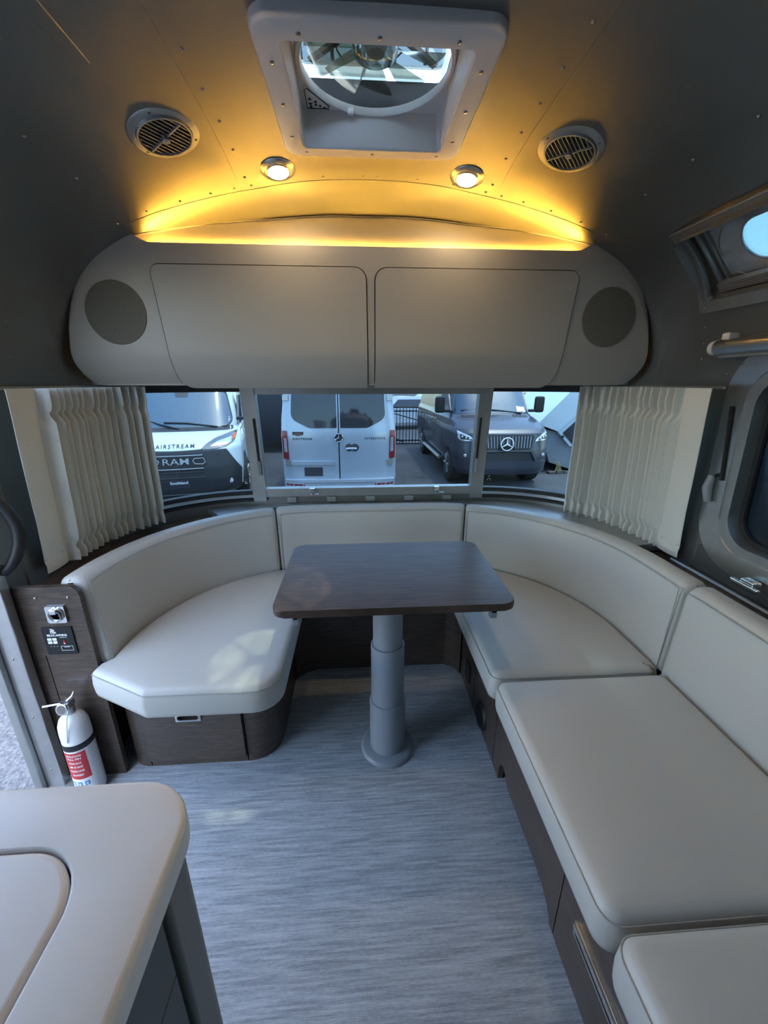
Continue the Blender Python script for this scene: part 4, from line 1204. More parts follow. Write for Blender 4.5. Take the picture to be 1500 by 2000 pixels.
for k in range(5): mb.box(-.12+.075*k-.004, -.12+.075*k+.004, .93, 1.26, 2.042, 2.048, 0, rot=Matrix.Rotation(R(-16), 3, 'X'), piv=(.05, 1.275, 2.04))
build('lid_rib', mb, M['rubber'], rf)
mb = MB(); mb.rings([fr_pts(-.14, .24, .915, 1.285, .02, 1.90), fr_pts(-.14, .24, .915, 1.285, .02, 2.02), fr_pts(-.128, .228, .927, 1.273, .02, 2.02), fr_pts(-.128, .228, .927, 1.273, .02, 1.90)], cap0=False, cap1=False); build('roof_curb', mb, M['rubber'], rf)
mb = MB(); mb.prism([(-.112, 1.255), (-.112, 1.185), (-.104, 1.18), (-.055, 1.243), (-.055, 1.255)], zp-.0025, zp); kp = build('keypad', mb, M['plastic_white'], rf)
mb = MB(); mb.tube([(x, y, zp-.003) for x, y in ((-.110, 1.253), (-.110, 1.187), (-.104, 1.183), (-.056, 1.244), (-.057, 1.253))], .0012, 5, closed=True); build('keypad_outline', mb, M['black'], kp)
mb = MB()
for dx, dy, fl in ((-.101, 1.222, 1), (-.101, 1.234, -1)): mb.prism([(dx-.005, dy), (dx+.005, dy), (dx, dy-.008*fl)], zp-.0036, zp-.0026)
for dx, dy in ((-.100, 1.247), (-.088, 1.240), (-.088, 1.229), (-.078, 1.243), (-.068, 1.250)): mb.lathe([(.0034, 0), (.0034, .001), (.0001, .001)], (dx, dy, zp-.0026), 12, (0, 0, -1))
build('keypad_symbol', mb, M['black'], kp)
mb = MB(); mb.box(-.012, .004, 1.243, 1.252, zp-.016, zp-.004, .002); build('catch', mb, M['plastic_white'], rf)
mb = MB()
for x, y in ((-.148, .98), (-.148, 1.10), (-.147, 1.22), (-.12, 1.287), (.05, 1.287), (.22, 1.287), (.249, .98), (.249, 1.10), (.248, 1.22), (-.09, .912), (.05, .912), (.19, .912)):
    mb.lathe([(.0001, .0028), (.004, .002), (.005, 0)], (x, y, zc_-.0165), 10, (0, 0, -1))
build('screw', mb, M['rivet'], rf)

# ------------------------------------------------------------------ roller shade, grab handle
rs_ = thing('roller_shade', 'silver roller shade tube above the tinted side window', 'shade', (1.07, .7, 1.40))
mb = MB(); mb.tube([(1.070, y, 1.405) for y in (1.212, .9, .5, .18)], .022, 18); build('tube', mb, M['alu_bright'], rs_)
mb = MB(); mb.tube([(1.070, 1.212, 1.405), (1.070, 1.232, 1.405)], [.0225, .019], 18); mb.box(1.07, 1.105, 1.185, 1.212, 1.42, 1.445, .005); build('end_bracket', mb, M['plastic_white'], rs_)
mb = MB(); mb.box(1.066, 1.082, .18, 1.205, 1.375, 1.384, .003); build('bottom_bar', mb, M['alu_frame'], rs_)
gh = thing('grab_handle', 'black curved grab handle on the wall beside the entrance door', 'handle', (-1.02, 1.10, .8))
zz = [.79+.245*k/14 for k in range(15)]
mb = MB(); mb.tube([(-1.020+.055*math.sin(math.pi*k/14)**.7, 1.098+.022*math.sin(math.pi*k/14), z) for k, z in enumerate(zz)], [.013+.004*math.sin(math.pi*k/14) for k in range(15)], 10); build('grip', mb, M['black'], gh)
mb = MB(); mb.box(-1.032, -1.018, 1.085, 1.112, .78, .81, .004); build('foot', mb, M['black'], gh); mb = MB(); mb.box(-1.032, -1.018, 1.085, 1.112, 1.015, 1.045, .004); build('foot', mb, M['black'], gh)
# slim channel on the ceiling to the left
ch = build('ceiling_channel', MB().rings([[(X0-.542+dx, y, zsh(X0-.542+dx, y)+dz) for dx, dz in ((-.015, .002), (-.012, -.0015), (.012, -.0015), (.015, .002))] for y in (.25, .6, .9, .985)]), M['alu'])
ch['label'] = 'narrow grey metal channel fixed along the ceiling on the door side'; ch['category'] = 'channel'
# ------------------------------------------------------------------ outside: the lot
GZ = -.80
def asphalt(name, c1, c2):
    m = bpy.data.materials.new(name); m.use_nodes = True; nt = m.node_tree; b = nt.nodes['Principled BSDF']; b.inputs['Roughness'].default_value = .85
    L = nt.links.new; tc_ = nt.nodes.new('ShaderNodeTexCoord')
    n = nt.nodes.new('ShaderNodeTexNoise'); n.inputs['Scale'].default_value = 55; n.inputs['Detail'].default_value = 4; n.inputs['Roughness'].default_value = .7
    n2 = nt.nodes.new('ShaderNodeTexNoise'); n2.inputs['Scale'].default_value = .6; n2.inputs['Detail'].default_value = 3
    mx = nt.nodes.new('ShaderNodeMix'); mx.data_type = 'FLOAT'; mx.inputs[0].default_value = .3
    cr = nt.nodes.new('ShaderNodeValToRGB'); e = cr.color_ramp.elements; e[0].position = .38; e[1].position = .64; e[0].color = (*c1, 1); e[1].color = (*c2, 1)
    L(tc_.outputs['Object'], n.inputs[0]); L(tc_.outputs['Object'], n2.inputs[0]); L(n.outputs[0], mx.inputs[2]); L(n2.outputs[0], mx.inputs[3]); L(mx.outputs[0], cr.inputs[0]); L(cr.outputs[0], b.inputs['Base Color'])
    bp = nt.nodes.new('ShaderNodeBump'); bp.inputs['Strength'].default_value = .4; bp.inputs['Distance'].default_value = .01; L(n.outputs[0], bp.inputs['Height']); L(bp.outputs[0], b.inputs['Normal'])
    return m
M['asphalt'] = asphalt('lot_asphalt', (.018, .022, .028), (.105, .115, .128))
mb = MB(); mb.box(-60, 60, -40, 80, GZ-.1, GZ); build('asphalt_lot', mb, M['asphalt'], kind='structure', label='grey asphalt parking lot')
M['silver'] = mat('silver_paint', (.42, .49, .56), .28, .35, noise=(2, .02), coat=.7)
M['whitep'] = mat('white_paint', (.50, .57, .62), .28, 0, noise=(2, .01), coat=.7)
M['charcoal'] = mat('charcoal_paint', (.034, .038, .052), .36, .2, noise=(2, .03), coat=.5)
M['redp'] = mat('red_paint', (.45, .02, .02), .3, 0, noise=(2, .02), coat=.6)
M['darkp'] = mat('dark_paint', (.03, .034, .042), .35, 0, noise=(2, .05), coat=.4)
M['trimgrey'] = mat('dark_bumper', (.022, .024, .028), .5, 0, noise=(4, .1))
M['lamphouse'] = mat('lamp_housing', (.10, .105, .11), .15, .3, noise=(30, .2), coat=.6)
M['lampglass'] = mat('headlamp', (.6, .63, .66), .12, .5, noise=(30, .2), coat=.6)
M['tail'] = mat('tail_lamp', (.22, .012, .015), .25, 0, noise=(10, .1), coat=.6)
M['amber'] = mat('amber_lamp', (.6, .12, .03), .3, 0, noise=(10, .1))
M['tyre'] = mat('tyre', (.014, .014, .015), .8, 0, noise=(15, .2))
M['rim'] = mat('alloy', (.05, .05, .055), .35, .8, noise=(15, .1))
M['vglass'] = mat('windscreen', (.05, .09, .13), .10, 0, noise=(.8, .04), coat=.2, spec=.5)
M['vglass_rear'] = mat('privacy_glass', (.018, .022, .028), .06, 0, noise=(.8, .04), coat=.6)
M['paper'] = mat('window_sticker', (.75, .78, .78), .6, 0, noise=(60, .05))
M['conc'] = mat('grey_box', (.17, .19, .21), .7, 0, noise=(4, .1))

def wheel(root, x, y, r=.36, w=.24, n=28):
    z = GZ+r
    mb = MB(); mb.lathe([(r*.62, -w/2), (r*.94, -w/2), (r, -w/2+.03), (r, w/2-.03), (r*.94, w/2), (r*.62, w/2)], (x, y, z), n, (1, 0, 0)); t_ = build('wheel', mb, M['tyre'], root)
    s = 1 if x > ORG[root.name].x else -1
    mb = MB(); mb.lathe([(r*.62, -.01), (r*.60, .012), (r*.52, .0), (r*.10, .006), (.0001, .012)], (x+s*w/2, y, z), n, (s, 0, 0)); build('rim', mb, M['rim'], t_)
    mb = MB()
    for k in range(6):
        a = k*math.pi/3; mb.tube([(x+s*(w/2+.012), y+.05*math.cos(a), z+.05*math.sin(a)), (x+s*(w/2+.012), y+r*.56*math.cos(a), z+r*.56*math.sin(a))], .022, 6)
    build('spoke', mb, M['alu_frame'], t_)

def van_hull(root, cx, y0, Ftab, Htab, Ctab, L, ztop, m, sgn=1, name='body'):
    """body of a van whose visible end faces the trailer: end surface y=f(x,z); returns f"""
    def f(x, z):
        h = lerp_tab(Htab, z-GZ); q = min(1.0, abs(x-cx)/h); zz_ = z-GZ
        c = lerp_tab(Ctab, zz_)
        return y0+lerp_tab(Ftab, zz_)+c*(.22*q**2+.78*q**8)
    zl = sorted(set([Htab[0][0]] + [p[0] for p in Ftab] + [p[0] for p in Htab] + [Htab[0][0]+(ztop-Htab[0][0])*k/60 for k in range(61)])); zl = [z for z in zl if Htab[0][0] <= z <= ztop]
    us = [math.copysign(1-(1-abs(k)/32)**1.7, k) for k in range(-32, 33)]
    rs = []
    for z in zl:
        h = lerp_tab(Htab, z); zz_ = z+GZ
        ring = [(cx-h, y0+L, zz_), (cx-h, y0+L*.6, zz_)] + [(cx+u*h, f(cx+u*h, zz_), zz_) for u in us] + [(cx+h, y0+L*.6, zz_), (cx+h, y0+L, zz_)]
        rs.append(ring)
    mb = MB(); mb.rings(rs); build(name, mb, m, root, sharp=45)
    return f
def patch(root, name, poly, f, cx, m, off=.002, thick=.008, nz=10, nx=14, parent=None):
    """poly in (x relative to the centre, height above ground)"""
    mb = MB(); hf_patch(mb, [(cx+x, z+GZ) for x, z in poly], f, off, thick, nz, nx); return build(name, mb, m, parent or root)
def vtext(root, name, s, size, cx, x, z, f, m, fit=None, spacing=1.0, bold=0.0):
    bm = text_mesh(s, size, spacing, 0, bold)
    if fit:
        w = max(v.co.x for v in bm.verts)-min(v.co.x for v in bm.verts)
        for v in bm.verts: v.co.x *= fit/w
    for v in bm.verts:
        X, Z = cx+x+v.co.x, z+GZ+v.co.y; v.co = Vector((X, f(X, Z)-.014, Z))
    return build(name, bm, m, root)
def bar(root, name, pts, r, f, cx, m, n=6, off=.012, flat=1.0):
    mb = MB(); mb.tube([(cx+x, f(cx+x, z+GZ)-off, z+GZ) for x, z in pts], r, n, flat=flat); return build(name, mb, m, root)
def star(root, name, cx, x, z, R_, f, m):
    mb = MB(); X, Z = cx+x, z+GZ; Y = f(X, Z)-.03
    mb.tube([(X+R_*math.cos(2*math.pi*k/32), Y, Z+R_*math.sin(2*math.pi*k/32)) for k in range(32)], R_*.09, 6, closed=True)
    for a in (90, 210, 330): mb.tube([(X, Y, Z), (X+R_*math.cos(R(a)), Y, Z+R_*math.sin(R(a)))], [R_*.15, R_*.05], 6)
    return build(name, mb, m, root)
def mirror_poly(p): return [(-x, z) for x, z in reversed(p)]

# --- white camper van, front towards the trailer
vx, vy = -3.07, 6.85
v1 = thing('camper_van', 'white camper van with black bumper and lettered hood', 'van', (vx, vy+2.7, GZ))
Ft = [(.22, .10), (.32, .04), (.5, 0), (.72, .0), (.98, .04), (1.02, .06), (1.10, .16), (1.20, .42), (1.28, .72), (1.30, .78), (1.6, 1.05), (1.95, 1.38), (2.05, 1.55), (2.25, 1.95), (2.4, 2.5), (2.46, 3.2)]
Ht = [(.22, .93), (.32, 1.0), (.6, 1.03), (1.0, 1.03), (1.25, 1.0), (1.3, .98), (1.95, .86), (2.2, .84), (2.4, .80), (2.46, .7)]
Ct = [(.22, .35), (.9, .40), (1.1, .42), (1.28, .45), (1.9, .30), (2.2, .3), (2.46, .2)]
f1 = van_hull(v1, vx, vy, Ft, Ht, Ct, 5.4, 2.46, M['whitep'])
ws = rpoly([(-.90, 1.31, .14), (.90, 1.31, .14), (.78, 1.93, .08), (-.78, 1.93, .08)])
p_ = patch(v1, 'windscreen', ws, f1, vx, M['vglass'], .004, .004, 14, 20)
mb = MB(); mb.tube([(vx+x, f1(vx+x, z+GZ)-.010, z+GZ) for x, z in ws], .014, 6, closed=True); build('windscreen_seal', mb, M['trimgrey'], p_)
patch(v1, 'cowl', rpoly([(-.90, 1.255, .02), (.90, 1.255, .02), (.88, 1.315, .02), (-.88, 1.315, .02)]), f1, vx, M['trimgrey'], .003, .006, 4, 18)
patch(v1, 'sensor_housing', [(-.13, 1.93), (-.10, 1.83), (.10, 1.83), (.13, 1.93)], f1, vx, M['trimgrey'], .009, .004, 3, 4)
bar(v1, 'wiper', [(-.80, 1.50), (-.35, 1.37), (-.02, 1.29)], .014, f1, vx, M['black'], off=.03); bar(v1, 'wiper', [(-.28, 1.40), (.1, 1.385), (.62, 1.31)], .014, f1, vx, M['black'], off=.03)
patch(v1, 'window_sticker', [(-.74, 1.35), (-.54, 1.36), (-.53, 1.45), (-.74, 1.43)], f1, vx, M['paper'], .009, .003, 3, 3)
patch(v1, 'bumper', rpoly([(-.98, .24, .05), (.98, .24, .05), (1.015, .62, .03), (.80, 1.0, .03), (.42, .995, .01), (-.42, .995, .01), (-.80, 1.0, .03), (-1.015, .62, .03)]), f1, vx, M['trimgrey'], .010, .02, 24, 40)
gp = patch(v1, 'grille', rpoly([(-.40, .66, .04), (.40, .66, .04), (.47, .79, .02), (.42, .93, .03), (-.42, .93, .03), (-.47, .79, .02)]), f1, vx, M['black'], .022, .01, 8, 16)
for z in (.92, .70, .64, .545):
    bar(v1, 'grille_bar', [(-.42, z), (-.2, z), (0, z), (.2, z), (.42, z)], .010, f1, vx, M['plastic_grey'] if z in (.70, .92) else M['rubber'], off=.038)
for s in (-1, 1): bar(v1, 'grille_ring', [(s*.26, .83), (s*.29, .87), (s*.43, .87), (s*.455, .80), (s*.41, .77), (s*.29, .78), (s*.26, .83)], .008, f1, vx, M['plastic_grey'], off=.04)
bm_ = lambda x, z: f1(x, z)-.045
vtext(v1, 'grille_lettering', 'RAM', .15, vx, 0, .825, bm_, M['plastic_grey'], fit=.40, bold=.001)
patch(v1, 'lower_intake', rpoly([(-.42, .35, .02), (.42, .35, .02), (.42, .50, .02), (-.42, .50, .02)]), f1, vx, M['black'], .022, .006, 4, 12)
lp_ = patch(v1, 'number_plate', rpoly([(-.17, .36, .01), (.17, .36, .01), (.17, .52, .01), (-.17, .52, .01)]), f1, vx, M['charcoal'], .03, .008, 3, 6)
vtext(lp_, 'plate_lettering', 'Southland', .07, vx, 0, .465, lambda x, z: f1(x, z)-.03, M['print_white'], fit=.28, bold=.002)
for s in (-1, 1):
    hl = [(.40, 1.015), (.52, 1.0), (.80, 1.03), (.93, 1.10), (.97, 1.245), (.84, 1.225), (.62, 1.165), (.48, 1.09)]
    if s < 0: hl = mirror_poly(hl)
    h_ = patch(v1, 'headlamp', hl, f1, vx, M['lamphouse'], .004, .014, 8, 14)
    il = [(.55, 1.05), (.80, 1.06), (.88, 1.10), (.88, 1.17), (.66, 1.12)]
    patch(v1, 'headlamp_reflector', il if s > 0 else mirror_poly(il), f1, vx, M['chrome'], .019, .004, 6, 8, parent=h_)
    am = [(.89, 1.12), (.945, 1.14), (.955, 1.215), (.90, 1.195)]
    patch(v1, 'indicator', am if s > 0 else mirror_poly(am), f1, vx, M['amber'], .020, .004, 4, 4, parent=h_)
    fi = [(.52, .58), (.86, .66), (.92, .78), (.66, .76)]
    patch(v1, 'side_intake', fi if s > 0 else mirror_poly(fi), f1, vx, M['black'], .024, .004, 6, 8)
    X, Z = vx+s*.82, .44+GZ
    mb = MB(); mb.lathe([(.045, 0), (.042, .012), (.0001, .016)], (X, f1(X, Z)-.024, Z), 18, (0, -1, 0)); build('fog_lamp', mb, M['lampglass'], v1)
    # mirrors and wheel arches
    mb = MB(); mb.box(vx+s*1.22-.11, vx+s*1.22+.11, vy+1.02, vy+1.14, GZ+1.36, GZ+1.72, .04); mb.box(vx+s*1.05-.1, vx+s*1.05+.1, vy+1.06, vy+1.12, GZ+1.40, GZ+1.46, .01); build('mirror', mb, M['black'], v1)
    mb = MB(); mb.prism([(vy+.95+.47*math.cos(R(a)), GZ+.36+.47*math.sin(R(a))) for a in range(0, 181, 12)], vx+s*1.02, vx+s*1.045, axis='x'); build('wheel_arch', mb, M['trimgrey'], v1)
    wheel(v1, vx+s*.96, vy+.95, .36, .23)
    wheel(v1, vx+s*.96, vy+4.4, .36, .23)
    mb = MB(); mb.prism([(vy+1.15, GZ+1.33), (vy+2.1, GZ+1.33), (vy+2.1, GZ+1.85), (vy+1.62, GZ+1.85)], vx+s*.955, vx+s*.995, axis='x'); build('side_window', mb, M['vglass_rear'], v1)
vtext(v1, 'hood_lettering', 'AIRSTREAM', .085, vx, 0, 1.065, f1, M['black'], fit=.60, spacing=1.3, bold=.0005)
bar(v1, 'hood_gap_shade', [(-.42, 1.005), (-.2, .995), (0, .99), (.2, .995), (.42, 1.005)], .008, f1, vx, M['rubber'], off=.002)  # black bar standing in for the shade in the gap below the hood

v1.location = (vx-2.7*math.sin(R(12)), vy+2.7*math.cos(R(12)), GZ); v1.rotation_euler.z = R(12)
# --- silver camper van, rear doors towards the trailer
sx, sy = -.345, 7.0
v2 = thing('camper_van', 'silver camper van seen from behind with dark rear door windows', 'van', (sx, sy+2.8, GZ))
Ft = [(.28, .0), (.60, .02), (1.2, .03), (1.4, .06), (2.0, .14), (2.5, .22), (2.65, .35), (2.75, .8)]
Ht = [(.28, .96), (.45, 1.0), (1.2, 1.0), (1.5, .985), (2.2, .90), (2.5, .84), (2.65, .78), (2.75, .6)]
Ct = [(.28, .10), (1.2, .10), (2.4, .12), (2.75, .1)]
f2 = van_hull(v2, sx, sy, Ft, Ht, Ct, 5.6, 2.75, M['silver'])
for s in (-1, 1):
    dp = [(.012, .46), (.80, .46), (.86, .52), (.875, 1.0), (.87, 1.4), (.80, 2.35), (.74, 2.42), (.012, 2.42)]
    dd_ = patch(v2, 'rear_door', dp if s > 0 else mirror_poly(dp), f2, sx, M['silver'], .001, .012, 16, 12)
    wp = rpoly([(.03, 1.345, .02), (.50, 1.345, .18), (.815, 1.50, .16), (.765, 2.22, .08), (.03, 2.22, .03)])
    patch(v2, 'rear_window', wp if s > 0 else mirror_poly(wp), f2, sx, M['vglass_rear'], .014, .004, 14, 14, parent=dd_)
    tl = rpoly([(.885, .80, .01), (.985, .82, .01), (.985, 1.30, .01), (.90, 1.30, .01)], 3)
    q = patch(v2, 'tail_lamp', tl if s > 0 else mirror_poly(tl), f2, sx, M['tail'], .002, .02, 10, 6)
    t2 = [(.90, .93), (.955, .94), (.955, 1.18), (.905, 1.18)]
    patch(v2, 'reversing_lamp', t2 if s > 0 else mirror_poly(t2), f2, sx, M['lampglass'], .023, .004, 6, 4, parent=q)
    for z in (1.84, .74):
        hg = [(.84, z-.04), (.95, z-.04), (.95, z+.05), (.84, z+.05)]
        patch(v2, 'hinge', hg if s > 0 else mirror_poly(hg), f2, sx, M['alu_frame'], .014, .02, 3, 4)
    rf_ = [(.62, .34), (.94, .36), (.95, .40), (.62, .39)]
    patch(v2, 'reflector', rf_ if s > 0 else mirror_poly(rf_), f2, sx, M['tail'], .09, .01, 2, 6)
    wheel(v2, sx+s*.88, sy+1.3, .36, .24)
    wheel(v2, sx+s*.88, sy+4.9, .36, .24)
patch(v2, 'door_gap_shade', [(-.010, .47), (.010, .47), (.010, 2.41), (-.010, 2.41)], f2, sx, M['rubber'], .001, .009, 10, 2)  # dark strip in place of the shade in the gap between the doors
bp_ = patch(v2, 'bumper', rpoly([(-.97, .30, .05), (.97, .30, .05), (.985, .47, .03), (.80, .42, .03), (-.80, .42, .03), (-.985, .47, .03)]), f2, sx, M['silver'], .0, .10, 6, 24)
patch(v2, 'bumper_step', [(-.62, .405), (.62, .405), (.62, .425), (-.62, .425)], f2, sx, M['plastic_grey'], .09, .02, 2, 10)
pr = patch(v2, 'plate_recess', rpoly([(-.82, .50, .06), (-.10, .50, .06), (-.10, .72, .04), (-.82, .72, .04)]), f2, sx, M['silver'], .012, .006, 6, 8)
patch(v2, 'plate_light_bar', rpoly([(-.84, .715, .03), (-.08, .715, .03), (-.08, .78, .03), (-.84, .78, .03)]), f2, sx, M['silver'], .012, .035, 4, 8)
patch(v2, 'number_plate', rpoly([(-.62, .515, .01), (-.30, .515, .01), (-.30, .67, .01), (-.62, .67, .01)]), f2, sx, M['darkp'], .02, .008, 3, 6)
X, Z = sx, 1.185+GZ
mb = MB(); mb.lathe([(.076, 0), (.074, .02), (.0001, .022)], (X, f2(X, Z)-.012, Z), 28, (0, -1, 0)); build('emblem_disc', mb, M['trimgrey'], v2)
star(v2, 'star_emblem', sx, 0, 1.185, .07, lambda x, z: f2(x, z)-.006, M['chrome'])
X, Z = sx+.215, 1.01+GZ
mb = MB(); mb.lathe([(.0001, .012), (.05, .01), (.07, 0)], (X-.04, f2(X, Z)-.012, Z), 16, (0, -1, 0)); mb.lathe([(.0001, .012), (.05, .01), (.07, 0)], (X+.06, f2(X, Z)-.012, Z), 16, (0, -1, 0)); build('door_handle_recess', mb, M['trimgrey'], v2)
bar(v2, 'door_handle', [(.12, .995), (.215, 1.0), (.31, .995)], .022, f2, sx, M['silver'], off=.04)
ff2 = lambda x, z: f2(x, z)-.004
vtext(v2, 'door_lettering', 'AIRSTREAM', .05, sx, -.63, 1.165, ff2, M['trimgrey'], fit=.34, spacing=1.2, bold=.0015)
vtext(v2, 'door_lettering', 'INTERSTATE', .05, sx, .63, 1.165, ff2, M['trimgrey'], fit=.36, spacing=1.2, bold=.0015)
bd = [(-.80, 1.285), (-.79, 1.235), (-.70, 1.215), (-.61, 1.235), (-.60, 1.285)]
bd = [(x+.0, z) for x, z in bd]
q = patch(v2, 'badge', bd, f2, sx, M['trimgrey'], .013, .006, 4, 6)
patch(v2, 'badge_stripe', [(-.77, 1.245), (-.70, 1.232), (-.63, 1.245), (-.63, 1.255), (-.77, 1.255)], f2, sx, M['tail'], .020, .003, 3, 4, parent=q)

# --- charcoal van, front towards the trailer
dx_, dy_ = 2.92, 7.75
v3 = thing('van', 'matte charcoal van with a slatted grille and star emblem', 'van', (dx_, dy_+2.8, GZ))
Ft = [(.30, .06), (.42, .0), (.62, .0), (.80, .02), (1.12, .08), (1.20, .18), (1.30, .45), (1.40, .80), (1.44, .90), (1.7, 1.12), (2.1, 1.48), (2.2, 1.65), (2.4, 2.0), (2.6, 2.6), (2.7, 3.4)]
Ht = [(.30, .88), (.42, .94), (.7, .98), (1.1, .98), (1.35, .95), (1.45, .90), (2.1, .78), (2.4, .76), (2.6, .72), (2.7, .6)]
Ct = [(.3, .30), (.9, .34), (1.2, .36), (1.4, .40), (2.0, .26), (2.7, .2)]
f3 = van_hull(v3, dx_, dy_, Ft, Ht, Ct, 5.6, 2.7, M['charcoal'])
ws = rpoly([(-.86, 1.455, .06), (.86, 1.455, .06), (.73, 2.08, .08), (-.73, 2.08, .08)])
q = patch(v3, 'windscreen', ws, f3, dx_, M['vglass'], .004, .004, 14, 20)
patch(v3, 'window_sticker', [(.52, 1.49), (.74, 1.47), (.72, 1.58), (.52, 1.60)], f3, dx_, M['paper'], .009, .003, 3, 3)
bar(v3, 'wiper', [(-.70, 1.52), (0, 1.53), (.62, 1.46)], .014, f3, dx_, M['black'], off=.03)
for s in (-1, 1):
    hv = rpoly([(.38, 1.395, .01), (.72, 1.38, .01), (.73, 1.42, .01), (.38, 1.435, .01)], 3)
    patch(v3, 'hood_vent', hv if s > 0 else mirror_poly(hv), f3, dx_, M['black'], .004, .006, 3, 8)
    hl = [(.60, .97), (.86, .985), (.925, 1.02), (.925, 1.17), (.75, 1.10), (.64, 1.03)]
    h_ = patch(v3, 'headlamp', hl if s > 0 else mirror_poly(hl), f3, dx_, M['lampglass'], .004, .02, 8, 12)
    ih = [(.66, .995), (.88, 1.01), (.89, 1.11), (.74, 1.06)]
    patch(v3, 'headlamp_insert', ih if s > 0 else mirror_poly(ih), f3, dx_, M['panel_black'], .025, .004, 6, 8, parent=h_)
    mb = MB()
    for k in range(3):
        X, Z = dx_+s*(.72+.065*k), 1.025+.018*k+GZ; mb.lathe([(.026, 0), (.018, .014), (.0001, .018)], (X, f3(X, Z)-.03, Z), 12, (0, -1, 0))
    build('headlamp_lens', mb, M['lampglass'], h_)
    X, Z = dx_+s*.80, .70+GZ
    mb = MB(); mb.lathe([(.035, 0), (.03, .012), (.0001, .016)], (X, f3(X, Z)-.022, Z), 14, (0, -1, 0)); build('fog_lamp', mb, M['lampglass'], v3)
    mb = MB(); mb.box(dx_+s*1.12-.11, dx_+s*1.12+.11, dy_+1.18, dy_+1.3, GZ+1.45, GZ+1.80, .05); mb.box(dx_+s*.98-.1, dx_+s*.98+.1, dy_+1.2, dy_+1.26, GZ+1.46, GZ+1.52, .01); build('mirror', mb, M['black'], v3)
    wheel(v3, dx_+s*.84, dy_+.90, .40, .28)
    wheel(v3, dx_+s*.84, dy_+4.5, .40, .28)
    mb = MB(); mb.prism([(dy_+1.25, GZ+1.5), (dy_+2.3, GZ+1.5), (dy_+2.3, GZ+2.0), (dy_+1.72, GZ+2.0)], dx_+s*.84, dx_+s*.875, axis='x'); build('side_window', mb, M['vglass_rear'], v3)
    mb = MB(); mb.tube([(dx_+s*1.03, dy_+1.5, GZ+.42), (dx_+s*1.03, dy_+3.8, GZ+.42)], .05, 8, flat=.8); mb.tube([(dx_+s*.9, dy_+1.6, GZ+.42), (dx_+s*1.03, dy_+1.5, GZ+.42)], .03, 6); build('side_step', mb, M['alu_frame'], v3)
patch(v3, 'grille', rpoly([(-.52, .82, .06), (.52, .82, .06), (.58, 1.10, .04), (-.58, 1.10, .04)]), f3, dx_, M['black'], .004, .02, 8, 18)
for k in range(-8, 9):
    if abs(k) < 1: continue
    x = k*.063; bar(v3, 'grille_slat', [(x*.95, .85), (x, 1.08)], .009, f3, dx_, M['plastic_grey'], off=.03)
X, Z = dx_+.06, .935+GZ
star(v3, 'star_emblem', dx_, .0, .935, .125, lambda x, z: f3(x, .80+GZ)-.022, M['print_white'])
mb = MB(); mb.box(dx_-.16, dx_+.16, f3(dx_, .8+GZ)-.035, f3(dx_, .8+GZ)-.02, GZ+.80, GZ+.93, .01); build('sensor_cover', mb, M['panel_black'], v3)
patch(v3, 'lower_intake', rpoly([(-.62, .62, .05), (.62, .62, .05), (.56, .77, .04), (-.56, .77, .04)]), f3, dx_, M['black'], .004, .012, 5, 18)
patch(v3, 'bumper', rpoly([(-.86, .33, .04), (.86, .33, .04), (.93, .58, .04), (-.93, .58, .04)]), f3, dx_, M['charcoal'], .004, .04, 6, 24)
bar(v3, 'skid_bar', [(-.62, .60), (-.5, .78), (0, .79), (.5, .78), (.62, .60)], .025, f3, dx_, M['trimgrey'], off=.03)

# --- gate behind the vans
gt = thing('metal_gate', 'black metal picket gate between the silver and charcoal vans', 'gate', (1.85, 13.8, GZ))
gx0, gx1, gy, gz0, gz1 = .75, 2.95, 13.8, GZ+.06, GZ+1.28
mb = MB()
for z in (gz0, gz0+.12, gz1-.12, gz1): mb.box(gx0, gx1, gy-.02, gy+.02, z-.02, z+.02)
for x in (gx0, gx1): mb.box(x-.03, x+.03, gy-.03, gy+.03, GZ, gz1+.05)
build('frame', mb, M['black'], gt)
mb = MB()
for k in range(19):
    x = gx0+.11+k*.110; mb.box(x-.011, x+.011, gy-.011, gy+.011, gz0, gz1)
build('picket', mb, M['black'], gt, kind='stuff')
mb = MB(); mb.tube([(gx0+.05, gy-.04, gz1-.08), (gx1-.05, gy-.04, gz0+.55)], .02, 6); mb.tube([(gx0+.05, gy-.04, gz0+.45), (gx0+.8, gy-.04, gz0+.05)], .02, 6); build('brace', mb, M['black'], gt)

# --- dark cargo trailer behind the silver van
ct = thing('cargo_trailer', 'dark grey panelled cargo trailer parked beyond the silver van', 'trailer', (-3.0, 14.5, GZ))
mb = MB(); mb.box(-4.0, -2.15, 12.6, 16.6, GZ+.35, GZ+1.75, .05); build('box_body', mb, M['conc'], ct)
for z in (.62, .95, 1.28, 1.6):
    mb = MB(); mb.box(-2.155, -2.12, 12.65, 16.55, GZ+z-.03, GZ+z+.03, .005); build('side_rail', mb, M['darkp'], ct)
mb = MB(); mb.box(-4.0, -2.1, 12.55, 12.62, GZ+.35, GZ+1.75, .01); build('end_panel', mb, M['darkp'], ct)
wheel(ct, -2.22, 14.0, .34, .2); wheel(ct, -2.22, 15.0, .34, .2)

